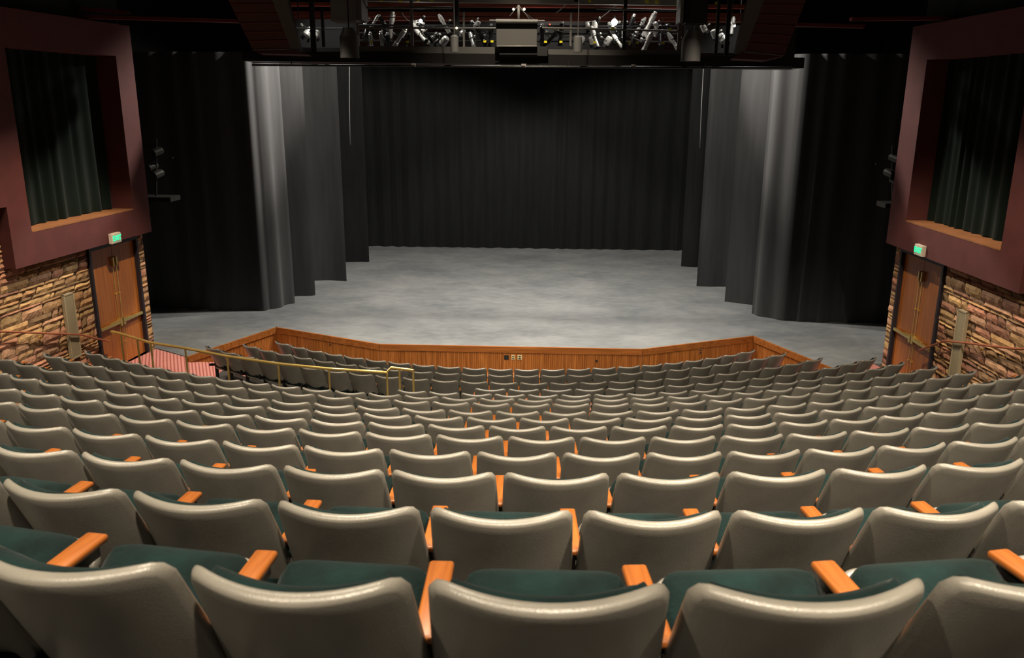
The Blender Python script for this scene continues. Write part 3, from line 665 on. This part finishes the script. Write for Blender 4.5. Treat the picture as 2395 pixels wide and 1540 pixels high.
def inview(p, mg=0):
    d = p - EYE; q = d.dot(CF)
    if q <= 0: return False
    u, v = 1197.5 + F_PX * d.dot(CR) / q, 770 - F_PX * d.dot(CU) / q
    return -mg < u < 2395 + mg and -mg < v < 1540 + mg
NS = 0
for (k, cx, cy, R, z, th, wd) in ROWS:
    items = []
    for t, wv in zip(th, wd):
        p = Vector((cx + R * math.sin(t), cy - R * math.cos(t), z - BACK_H))
        tp = p + Vector((0, 0, BACK_H))
        side_ = Vector((math.cos(t), math.sin(t), 0)) * 0.24; fwd = Vector((-math.sin(t), math.cos(t), 0))
        vis = any(inview(q, 260 if k == 1 else 0) for q in (tp + side_, tp - side_, tp + side_ + fwd * 0.1 - Vector((0, 0, 0.3)), tp - side_ + fwd * 0.1 - Vector((0, 0, 0.3))))
        if vis: items.append((p, t, wv))
    n = len(items)
    for i, (p, t, wv) in enumerate(items):
        o = seat0 if NS == 0 else copy_tree(seat0)
        o.location = p; o.rotation_euler = (0, 0, t); o.scale = (min(max(wv, 0.475), 0.56) / PW, 1, 1)
        if i < n / 2:
            q = 'leftmost' if i == 0 else ORD[i + 1] + ' from the left'
        else:
            j = n - 1 - i; q = 'rightmost' if j == 0 else ORD[j + 1] + ' from the right'
        if i == 0 or i == n - 1: lab = 'grey backed green velvet theatre seat, %s in %s' % (q, rowname(k))
        else: lab = 'grey backed theatre seat, %s in %s' % (q, rowname(k))
        tag(o, lab, 'seat', 'theatre seats in ' + rowname(k))
        if i == n - 1:
            for e in ends:
                copy_tree(e, o)
        NS += 1
for e in ends:
    for h_ in KIDS.get(e.name, []): bpy.data.objects.remove(h_)
    bpy.data.objects.remove(e)
print('seats', NS)

# ------------------------------------------------------------------ lighting bridge over the stage edge
YB = 15.6
M['rigdark'] = mat('rig_grey_paint', (0.075, 0.073, 0.070), 0.55)
M['rigmid'] = mat('rig_mid_grey', (0.15, 0.15, 0.15), 0.4, 0.3)
M['headgrey'] = mat('dark_grey_panel_paint', (0.05, 0.05, 0.052), 0.7)
def bar(b, u0, v0, u1, v1, Y, h, d, Y2=None):
    "a rectangular bar between two points, h high and d deep"
    a, c = at(u0, v0, Y), at(u1, v1, Y2 if Y2 else Y); z = Vector((0, 0, h / 2)); y = Vector((0, d / 2, 0))
    b.hexa([a - y - z, c - y - z, c + y - z, a + y - z, a - y + z, c - y + z, c + y + z, a + y + z])
def hang(b, u, Y):
    p = at(u, 70, Y); b.tube([p, Vector((p.x, Y, 11.6))], 0.012, 6)
def one(name, m, label, cat, fn, group=None, smooth=False):
    b = MB(); fn(b); return tag(base_origin(b.build(name, M[m], None, smooth, 45 if smooth else None)), label, cat, group)
br = thing('lighting_bridge', 'long dark lighting bridge with rails hanging above the stage front', 'lighting bridge', at(1200, 140, YB))
b = MB(); bar(b, 590, 134, 1862, 150, YB, 0.17, 1.0); b.build('beam', M['blackgloss'], br)
b = MB(); bar(b, 838, 117, 1168, 120, YB - 0.45, 0.135, 0.02); b.build('toe_board', M['rigdark'], br)
b = MB(); bar(b, 1281, 124, 1592, 127, YB - 0.45, 0.125, 0.02); b.build('toe_board', M['rigdark'], br)
b = MB(); bar(b, 690, 118, 800, 120, YB + 0.6, 0.11, 0.02); b.build('toe_board', M['rigdark'], br)
for (u0, v0, u1, v1, r) in [(838, 65, 1161, 66, 0.018), (1268, 65, 1592, 73, 0.018), (845, 18, 1057, 18, 0.022), (1395, 20, 1592, 25, 0.020), (690, 67, 800, 67, 0.012)]:
    b = MB(); b.tube([at(u0, v0, YB - 0.42), at(u1, v1, YB - 0.42)], r, 8); b.build('hand_rail', M['grey'], br, True, 50)
for v, Y in ((59, 16.15), (77, 16.4), (95, 16.65)):
    b = MB(); b.tube([at(840, v, Y), at(1592, v + 3, Y)], 0.016, 8); b.build('lamp_bar', M['black'], br, True, 50)
for (u, v0, v1, w_, mm) in [(963, -12, 132, 0.05, 'grey'), (838, 40, 132, 0.03, 'grey'), (1085, 28, 110, 0.03, 'grey'), (1335, 30, 108, 0.035, 'grey'), (1461, -12, 132, 0.06, 'black'), (1590, -12, 135, 0.06, 'grey'), (731, -12, 128, 0.085, 'black'), (755, 20, 110, 0.045, 'black'), (1678, -12, 128, 0.05, 'black'), (1703, -12, 130, 0.07, 'black'), (1067, -12, 90, 0.10, 'black'), (1350, -10, 5, 0.10, 'black')]:
    b = MB(); a, c = at(u, v0, YB - 0.40), at(u, v1, YB - 0.40); c.x = a.x = (a.x + c.x) / 2; b.box((a + c) / 2, (w_, 0.05, a.z - c.z)); b.build('post', M[mm], br)
one('pipe', 'blackgloss', 'thin black pipe under the lighting bridge, the lower one', 'pipe', lambda b: (b.tube([at(590, 152, YB - 0.6), at(1852, 159, YB - 0.6)], 0.018, 8), [b.tube([at(u, 152 + (u - 590) * 7 / 1262, YB - 0.6), at(u, 141, YB - 0.48)], 0.008, 6) for u in (682, 1010, 1330, 1650)]), 'pipes under the lighting bridge', True)
one('pipe', 'darkrust', 'thin dark red pipe above the lower black pipe', 'pipe', lambda b: b.tube([at(590, 147, YB - 0.2), at(1852, 155, YB - 0.2)], 0.008, 8), 'pipes under the lighting bridge', True)
for i, (u, v) in enumerate([(967, 146), (1225, 147), (1482, 148.4)]):
    nm = ['leftmost', 'middle', 'rightmost'][i]
    one('pipe_clamp', 'greylight', 'small bright clamp on the thin pipe over the stage, %s of three' % nm, 'clamp', lambda b: (b.box(at(u, v + 5, YB - 0.60), (0.085, 0.04, 0.035), None, 0.005, 1), b.tube([at(u + 4, v + 4, YB - 0.62), at(u + 4, v + 10, YB - 0.62)], 0.008, 6)), 'pipe clamps')
# red steel beams and black ceiling parts behind the bridge
for (v0, v1, h, mm, Y, nm) in [(10, 16, 0.07, 'rust', 18.4, 'uppermost'), (32, 37, 0.08, 'rust', 18.4, 'middle'), (43, 48, 0.065, 'rust', 18.4, 'lowest')]:
    one('red_beam', mm, 'horizontal red oxide steel beam above the stage, %s of the three' % nm, 'beam', lambda b: bar(b, 655, v0, 1750, v1, Y, h, 0.2), 'red beams above the stage')
one('grey_girder', 'greylight', 'pale grey girder with yellow tags at the top of the bridge', 'girder', lambda b: bar(b, 845, -8, 1590, 2, YB, 0.16, 0.1))
one('header_panel', 'headgrey', 'dark grey panel behind the left end of the lighting bridge', 'panel', lambda b: (bar(b, 672, 84, 836, 84, 17.4, 0.62, 0.1), hang(b, 700, 17.4), hang(b, 810, 17.4)), 'grey panels behind the bridge')
one('header_panel', 'headgrey', 'dark grey panel behind the right end of the lighting bridge', 'panel', lambda b: (bar(b, 1600, 92, 1730, 92, 17.4, 0.50, 0.1), hang(b, 1620, 17.4), hang(b, 1710, 17.4)), 'grey panels behind the bridge')
one('black_baffle', 'black', 'black baffle board behind the stage spotlights', 'panel', lambda b: (bar(b, 600, 88, 1860, 95, 19.6, 0.8, 0.1), hang(b, 700, 19.6), hang(b, 1730, 19.6)))
# slanted maroon panels with thin battens
def slant(P4, foot, nb, label, Y0, Y1, edge_side):
    tl, tr, br_, bl = [at(u, v, Y) for (u, v), Y in zip(P4, (Y1, Y1, Y0, Y0))]
    t = thing('slanted_panel', label, 'ceiling panel', (bl + br_) / 2, 'slanted maroon panels beside the bridge')
    up = Vector((0, 0.16, -0.02))
    b = MB(); b.hexa([bl, br_, br_ + up, bl + up, tl, tr, tr + up, tl + up]); b.build('board', M['maroonboard'], t)
    for i in range(nb):
        k = i / (nb - 1); a, c = bl.lerp(tl, k), br_.lerp(tr, k); b = MB(); b.tube([a - up * 0.06, c - up * 0.06], 0.010, 6); b.build('batten', M['grey' if i == 0 else 'darkrust'], t, True)
    e0, e1 = (br_, tr) if edge_side > 0 else (bl, tl)
    w_ = Vector((0.20 * edge_side, 0, 0)); b = MB(); b.hexa([e0, e0 + w_ * 0.8, e0 + w_ * 0.8 + up, e0 + up, e1, e1 + w_ * 1.3, e1 + w_ * 1.3 + up, e1 + up]); b.build('side_fascia', M['rigdark'], t)
    f0, f1 = [at(u, v, Y0) for u, v in foot]; b = MB(); b.hexa([bl, br_, br_ + up, bl + up, f0, f1, f1 + up, f0 + up]); b.build('foot_panel', M['maroonboard'], t)
slant([(528, -12), (632, -12), (680, 115), (592, 117)], [(608, 125), (722, 128)], 7, 'slanted maroon panel with thin battens left of the lighting bridge', 14.75, 14.3, 1)
slant([(1792, -12), (1890, -12), (1834, 130), (1742, 122)], [(1712, 137), (1790, 141)], 7, 'slanted maroon panel with thin battens right of the lighting bridge', 14.75, 14.3, -1)
# side catwalk beams in the dark
for sd, pts in ((-1, [(150, 38, 570, 50), (-20, 5, 300, 30)]), (1, [(1860, 58, 2020, 62), (1990, 45, 2300, 42)])):
    for i, (u0, v0, u1, v1) in enumerate(pts):
        one('catwalk_beam', 'darkrust', 'dim red catwalk beam at the upper %s, %s' % ('left' if sd < 0 else 'right', ['nearer the slanted panel', 'nearer the corner of the picture'][i]), 'beam', lambda b: bar(b, u0, v0, u1, v1, 15.8, 0.06, 0.15), 'dim catwalk beams')
# loudspeakers
for nm, (u0, u1, v1, uu0, uu1) in (('left', (774, 829, 50, 829, 843)), ('right', (1603, 1660, 55, 1590, 1603))):
    t = thing('loudspeaker', 'large dark rectangular loudspeaker hanging at the %s of the lighting bridge' % nm, 'loudspeaker', at((u0 + u1) / 2, v1, 14.7), 'hanging loudspeakers')
    a, c = at(u0, v1, 14.7), at(u1, -40, 14.7); b = MB(); b.box(((a.x + c.x) / 2, 14.9, (a.z + c.z) / 2), (abs(c.x - a.x), 0.4, c.z - a.z), None, 0.01, 1); b.build('grille', M['grey' if nm == 'left' else 'black'], t)
    a, c = at(uu0, v1 - 3, 14.75), at(uu1, -40, 14.75); b = MB(); b.box(((a.x + c.x) / 2, 15.0, (a.z + c.z) / 2), (abs(c.x - a.x), 0.5, c.z - a.z), None, 0.005, 1); b.build('cabinet', M['grey'], t)
for nm, (u, v0, v1, v2, hw, tw) in (('left', (816.5, 65, 86, 136, 20.5, 12)), ('right', (1617.5, 70, 93, 144, 20.5, 11))):
    t = thing('hanging_pendant', 'wide grey can with a tapered top hanging at the %s end of the bridge' % nm, 'downlight', at(u, v2, 14.6), 'tapered hanging cans')
    k = 14.9 / F_PX; zt, zm, zb = [at(u, v, 14.6).z for v in (v0, v1, v2)]; x = at(u, v1, 14.6).x
    b = MB(); b.lathe([(0.01, zt), (tw * k, zt), (hw * k, zm)], 28, Matrix.Translation((x, 14.6, 0))); b.build('tapered_top', M['rigmid' if nm == 'left' else 'rigdark'], t, True, 18)
    b = MB(); b.lathe([(hw * k * 1.01, zm), (hw * k * 1.01, zb), (hw * k * 0.94, zb), (hw * k * 0.94, zm - 0.05)], 28, Matrix.Translation((x, 14.6, 0)), False); b.build('can', M['headgrey'], t, True, 40)
    b = MB(); b.tube([(x, 14.6, zt), (x, 14.6, zt + 2.2)], 0.012, 6); b.build('hanger', M['black'], t)
for nm, (u, v0, v2, hw) in (('left', (1063, 86, 122, 9)), ('right', (1351, 88, 122, 9.5))):
    t = thing('cylinder_downlight', 'small silver cylinder downlight hanging %s of the projection screen housing' % nm, 'downlight', at(u, v2, 14.6), 'small cylinder downlights')
    k = 14.9 / F_PX; z0, z1 = at(u, v0, 14.6).z, at(u, v2, 14.6).z; x = at(u, v2, 14.6).x
    b = MB(); b.lathe([(hw * k * 0.5, z0 + 0.03), (hw * k, z0), (hw * k, z1), (hw * k * 0.85, z1), (hw * k * 0.85, z0 - 0.05)], 24, Matrix.Translation((x, 14.6, 0)), False); b.build('can', M['rigmid'], t, True, 40)
    b = MB(); b.tube([(x, 14.6, z0 + 0.02), (x, 14.6, z0 + 2.0)], 0.009, 6); b.build('stem', M['rigdark'], t)
# projection screen housing
t = thing('screen_housing', 'grey rolled projection screen housing at the centre of the bridge', 'projection screen', at(1208, 108, 14.9))
def panel(b, u0, u1, v0, v1, Y, dp=0.05):
    a, c = at(u0, v1, Y), at(u1, v0, Y); b.box(((a.x + c.x) / 2, Y + dp / 2, (a.z + c.z) / 2), (abs(c.x - a.x), dp, c.z - a.z), None, 0.004, 1)
b = MB(); a, c = at(1160, 49.5, 14.9), at(1258, 50, 14.9); b.tube([a, c], 0.036, 14); b.build('roller_tube', M['grey'], t, True, 50)
b = MB(); a, c = at(1145, 48, 14.95), at(1274, 49, 14.95); b.tube([a, c], 0.016, 10); b.build('roller_axle', M['grey'], t, True, 50)
b = MB(); panel(b, 1160, 1257, 54, 68, 14.98); b.build('gap_board', M['black'], t)
b = MB(); panel(b, 1161, 1256, 68, 107, 14.90, 0.12); b.build('cover_panel', M['rigdark'], t)
b = MB(); a, c = at(1162, 108, 14.88), at(1256, 108, 14.88); b.tube([a, c], 0.010, 8); b.build('bottom_bar', M['greylight'], t, True)
b = MB(); panel(b, 1168, 1281, 109, 131, 15.0, 0.2); b.build('lower_box', M['black'], t)
b = MB()
p = at(1213, 12, 14.95); b.tube([at(1192, 38, 14.95), p, at(1238, 44, 14.95)], 0.008, 6); b.tube([p, at(1213, 46, 14.95)], 0.022, 8); b.build('sling', M['greylight'], t, True)

# ------------------------------------------------------------------ stage lighting fixtures, parts built once per kind and copied
def make_fixture(name, kind, m):
    root = thing(name, 'x', 'stage light'); root['_w'] = 0
    if kind == 'profile':
        b = MB(); b.base = 1; b.lathe([(0.04, -0.30), (0.065, -0.29), (0.07, -0.12), (0.05, -0.10), (0.05, 0.10), (0.062, 0.11), (0.062, 0.26), (0.055, 0.27)], 16); bl_ = b.build('barrel', M[m], root, True, 40)
        b = MB(); b.base = 1; b.box((0, 0, 0.275), (0.14, 0.14, 0.012)); b.build('gel_frame', M['black'], bl_)
        b = MB(); b.base = 1; b.lathe([(0.03, -0.36), (0.045, -0.35), (0.045, -0.30)], 12); b.build('lamp_cap', M['silver'], bl_, True, 40)
    else:
        b = MB(); b.base = 1; b.lathe([(0.05, -0.14), (0.085, -0.12), (0.10, -0.04), (0.10, 0.10), (0.09, 0.11)], 18); bl_ = b.build('housing', M[m], root, True, 40)
        b = MB(); b.base = 1; b.lathe([(0.088, 0.108), (0.06, 0.125), (0.01, 0.13)], 18); b.build('lens', M['silver'], bl_, True)
        b = MB(); b.base = 1
        for k in range(4):
            a = k * math.pi / 2; b.box((0.12 * math.cos(a), 0.12 * math.sin(a), 0.155), (0.10, 0.008, 0.09), Matrix.Rotation(a + math.pi / 2, 3, 'Z') @ Matrix.Rotation(0.5, 3, 'X'))
        b.build('barn_doors', M['black'], bl_)
    b = MB(); b.base = 1; b.tube([(0.10, 0, 0), (0.105, 0.12, 0), (0.06, 0.20, 0), (-0.06, 0.20, 0), (-0.105, 0.12, 0), (-0.10, 0, 0)], 0.010, 6); yk = b.build('yoke', M['steel'], root, True)
    b = MB(); b.base = 1; b.box((0, 0.235, 0), (0.05, 0.07, 0.04), None, 0.006, 1); b.build('clamp', M['silver'], yk)
    kids(root); return root
kinds = {'p': make_fixture('profile_spotlight', 'profile', 'blackgloss'), 'q': make_fixture('profile_spotlight', 'profile', 'silver'),
         'f': make_fixture('wash_light', 'fresnel', 'blackgloss'), 'g': make_fixture('wash_light', 'fresnel', 'silver')}
usedk = set()
FX = [(722, 76, 'g', 16.0, 1.0), (741, 80, 'g', 16.1, 0.7), (690, 72, 'f', 16.2, 0.9), (856, 72, 'p', 16.3, 0.9), (875, 52, 'q', 16.4, 0.6), (868, 98, 'q', 16.0, 0.7),
      (893, 96, 'q', 16.0, 0.7), (915, 62, 'q', 16.2, 1.0), (933, 92, 'q', 15.9, 0.9), (908, 100, 'p', 16.0, 0.8), (948, 70, 'f', 16.3, 0.8), (984, 60, 'g', 16.2, 0.8), (985, 84, 'q', 16.0, 0.8),
      (1007, 92, 'p', 16.0, 0.9), (1022, 100, 'f', 16.0, 0.8), (1040, 58, 'q', 16.3, 0.8), (1039, 96, 'g', 15.9, 0.9), (1108, 58, 'f', 16.3, 0.8), (1105, 98, 'q', 16.0, 0.8), (1125, 85, 'p', 16.1, 0.9), (1146, 88, 'p', 16.1, 0.9),
      (1268, 84, 'p', 16.1, 0.9), (1290, 90, 'p', 16.2, 0.9), (1312, 82, 'p', 16.1, 0.9), (1376, 60, 'f', 16.3, 0.8), (1391, 90, 'q', 16.0, 0.9), (1422, 96, 'g', 16.0, 0.8), (1437, 84, 'p', 16.1, 0.8), (1446, 98, 'q', 16.0, 0.7),
      (1474, 62, 'p', 16.2, 0.9), (1497, 62, 'q', 16.2, 0.7), (1517, 60, 'q', 16.1, 1.0), (1513, 78, 'g', 16.0, 0.7), (1484, 92, 'f', 16.0, 0.8), (1512, 104, 'q', 15.8, 1.0), (1545, 88, 'p', 16.1, 1.0), (1560, 66, 'f', 16.2, 0.8), (1576, 100, 'q', 16.0, 0.8),
      (1646, 66, 'g', 16.2, 0.7), (1671, 80, 'g', 16.0, 0.8), (1690, 90, 'g', 16.0, 0.9), (1712, 64, 'q', 16.1, 0.8), (1622, 64, 'p', 16.1, 0.7)]
rx = random.Random(21)
for k in range(26):
    u = rx.uniform(846, 1584)
    if 1158 < u < 1262: continue
    bi = k % 3; FX.append((round(u), (59, 77, 95)[bi], rx.choice('pqfgp'), (16.15, 16.4, 16.65)[bi], round(rx.uniform(0.6, 0.85), 2)))
FX.sort()
rnd = random.Random(8)
cnt = {}
tot = {}
for f_ in FX: tot[kinds[f_[2]].name.split('.')[0]] = tot.get(kinds[f_[2]].name.split('.')[0], 0) + 1
def nth(i): 
    o_ = ORD + ['seventeenth', 'eighteenth', 'nineteenth', 'twentieth', 'twenty first', 'twenty second', 'twenty third', 'twenty fourth', 'twenty fifth', 'twenty sixth', 'twenty seventh', 'twenty eighth', 'twenty ninth', 'thirtieth']
    return o_[i]
for (u, v, kd, Y, sc) in FX:
    src = kinds[kd]; o = src if kd not in usedk else copy_tree(src); usedk.add(kd)
    base = src.name.split('.')[0]; cnt[base] = cnt.get(base, 0) + 1; i = cnt[base]; n = tot[base]
    o.location = at(u, v, Y); o.scale = (sc * 0.75, sc * 0.75, sc * 0.75)
    # lens points down toward the stage or the house, turned a little
    dr = Vector((rnd.uniform(-0.9, 0.9), rnd.choice((-1, 1, 1)) * rnd.uniform(0.15, 0.8), -rnd.uniform(0.6, 1.4))).normalized()
    zq = dr; xq = Vector((0, 0, 1)).cross(zq).normalized(); yq = zq.cross(xq)
    Rm = Matrix((xq, yq, zq)).transposed(); o.rotation_euler = Rm.to_euler()
    wo = 'leftmost' if i == 1 else 'rightmost' if i == n else (nth(i) + ' from the left' if i <= (n + 1) // 2 else nth(n - i + 1) + ' from the right')
    look_ = {'p': 'black profile spotlight', 'q': 'silver profile spotlight', 'f': 'black wash light', 'g': 'silver wash light'}[kd]
    # count within the whole kind, silver and black together
    tag(o, '%s, %s of the %s on the bridge' % (look_, wo, 'profile spotlights' if base.startswith('p') else 'wash lights'), 'stage light', 'profile spotlights on the bridge' if base.startswith('p') else 'wash lights on the bridge')
# lit bulbs
for (u, v, Y, r, mm, pw, lb) in [(1437, 52, 15.9, 0.055, 'lampon', 5, 'blazing white work light behind the bridge rail, brightest of all'), (984, 49, 15.9, 0.03, 'lampon', 3, 'white lit lamp left of the projection screen housing'),
                          (1201, 21.5, 15.3, 0.02, 'lampwarm', 0.25, 'left one of two small lit bulbs above the screen housing'), (1226, 21.5, 15.3, 0.022, 'lampwarm', 0.25, 'right one of two small lit bulbs above the screen housing'),
                          (1068, 65.5, 15.16, 0.018, 'lampwarm', 0.2, 'tiny amber lamp above the left cylinder downlight'), (1286, 57, 15.6, 0.012, 'lampred', 0, 'tiny red pilot lamp right of the screen housing'),
                          (1718, 60, 15.9, 0.02, 'lampon', 0.5, 'small white lit lamp near the right slanted panel'), (722, 68, 15.85, 0.02, 'lampon', 0.5, 'small white lit lamp near the left slanted panel')]:
    b = MB(); p = at(u, v, Y); t = thing('bulb', lb, 'lamp', p, 'lit bulbs on the bridge')
    b.lathe([(r * 0.3, -r), (r * 0.85, -r * 0.55), (r, 0), (r * 0.85, r * 0.55), (r * 0.35, r)], 14, Matrix.Translation(p)); b.build('glass', M[mm], t, True)
    b = MB(); b.lathe([(r * 0.4, r * 0.95), (r * 0.4, r * 1.8), (r * 0.15, r * 2.0)], 10, Matrix.Translation(p)); b.build('socket', M['steel'], t, True)
    if pw: point('bulb_light', p - Vector((0, 0.12, 0.05)), pw, NEU, 0.04)
# yellow tags
tags = [(848, 1), (892, 1), (936, 2), (978, 1), (1010, 0), (1379, 2), (1514, 3), (1537, 4), (1588, 6), (868, 98), (953, 98), (1134, 97), (1151, 97), (1276, 98), (1312, 98), (1391, 99), (1434, 65), (1472, 99), (1491, 100), (1551, 100), (1567, 68), (660, 2), (1676, 7)]
tags.sort()
for i, (u, v) in enumerate(tags):
    wo = 'leftmost' if i == 0 else 'rightmost' if i == len(tags) - 1 else (nth(i + 1) + ' from the left' if i < len(tags) / 2 else nth(len(tags) - i) + ' from the right')
    one('label_tag', 'yellow', 'small yellow number tag on the lighting bridge, %s' % wo, 'tag', lambda b: b.box(at(u, v, YB - 0.47 if v > 50 else YB - 0.10), (0.05, 0.006, 0.035)), 'yellow tags on the bridge')
# loose cables
cabs = [((1215, 20), (1300, 90), (1345, 70)), ((940, 30), (955, 60), (985, 50)), ((1290, 60), (1310, 105), (1355, 75)), ((1400, 45), (1420, 30), (1450, 5)), ((1300, 30), (1320, 18), (1328, 0)), ((1545, 60), (1548, 50), (1553, 42)),
        ((1560, 80), (1566, 105), (1574, 100)), ((1480, 88), (1500, 100), (1512, 90)), ((655, 0), (680, 50), (690, 110)), ((1715, 60), (1735, 40), (1745, 20)), ((1110, 70), (1118, 100), (1105, 108)), ((1140, 70), (1148, 96), (1138, 108)), ((925, 40), (905, 44), (880, 40)), ((1020, 60), (1000, 66), (985, 80))]
cabs.sort()
for i, (p0, p1, p2) in enumerate(cabs):
    pts = []
    for k in range(11):
        t_ = k / 10; u = (1 - t_) ** 2 * p0[0] + 2 * t_ * (1 - t_) * p1[0] + t_ ** 2 * p2[0]; v = (1 - t_) ** 2 * p0[1] + 2 * t_ * (1 - t_) * p1[1] + t_ ** 2 * p2[1]; pts.append(at(u, v, 15.75 + 0.02 * (i % 5)))
    wo = 'leftmost' if i == 0 else 'rightmost' if i == len(cabs) - 1 else (nth(i + 1) + ' from the left' if i < len(cabs) / 2 else nth(len(cabs) - i) + ' from the right')
    one('cable', ['cablegrey', 'cable'][i % 2], '%s loose cable drooping at the lighting bridge, %s' % (['grey', 'black'][i % 2], wo), 'cable', lambda b: b.tube(pts, 0.008, 6), 'loose cables on the bridge', True)
# lighting towers in the dark beside the stage
for sd, (u, v) in ((-1, (365, 385)), (1, (2088, 400))):
    sn = 'left' if sd < 0 else 'right'; Y = 18.2
    t = thing('lighting_boom', 'dim lighting stand with lamps in the dark wing on the %s' % sn, 'lighting stand', at(u, v + 75, Y), 'lighting booms in the wings')
    b = MB(); b.tube([at(u, v + 75, Y), at(u, v - 60, Y)], 0.025, 8); b.tube([at(u - 22 * sd, v - 14, Y), at(u + 40 * -sd, v - 16, Y)], 0.02, 8); b.build('pole', M['steel'], t, True, 50)
    for j, (du, dv) in enumerate(((4, -30), (-8, 5), (6, 22))):
        b = MB(); p = at(u + du, v + dv, Y); b.lathe([(0.05, -0.12), (0.09, -0.08), (0.09, 0.12), (0.08, 0.13)], 14, Matrix.Translation(p) @ Matrix.Rotation(1.9, 4, 'X') @ Matrix.Rotation(0.5 * sd, 4, 'Y')); b.build('lamp_head', M['steel'], t, True, 40)
    b = MB(); a, c = at(u - 28, v + 82, Y), at(u + 45, v + 76, Y); b.box((a + c) / 2, (abs(c.x - a.x), 0.5, 0.10)); b.build('shelf', M['steel'], t)
for o in bpy.data.objects:
    if '_w' in o: del o['_w']
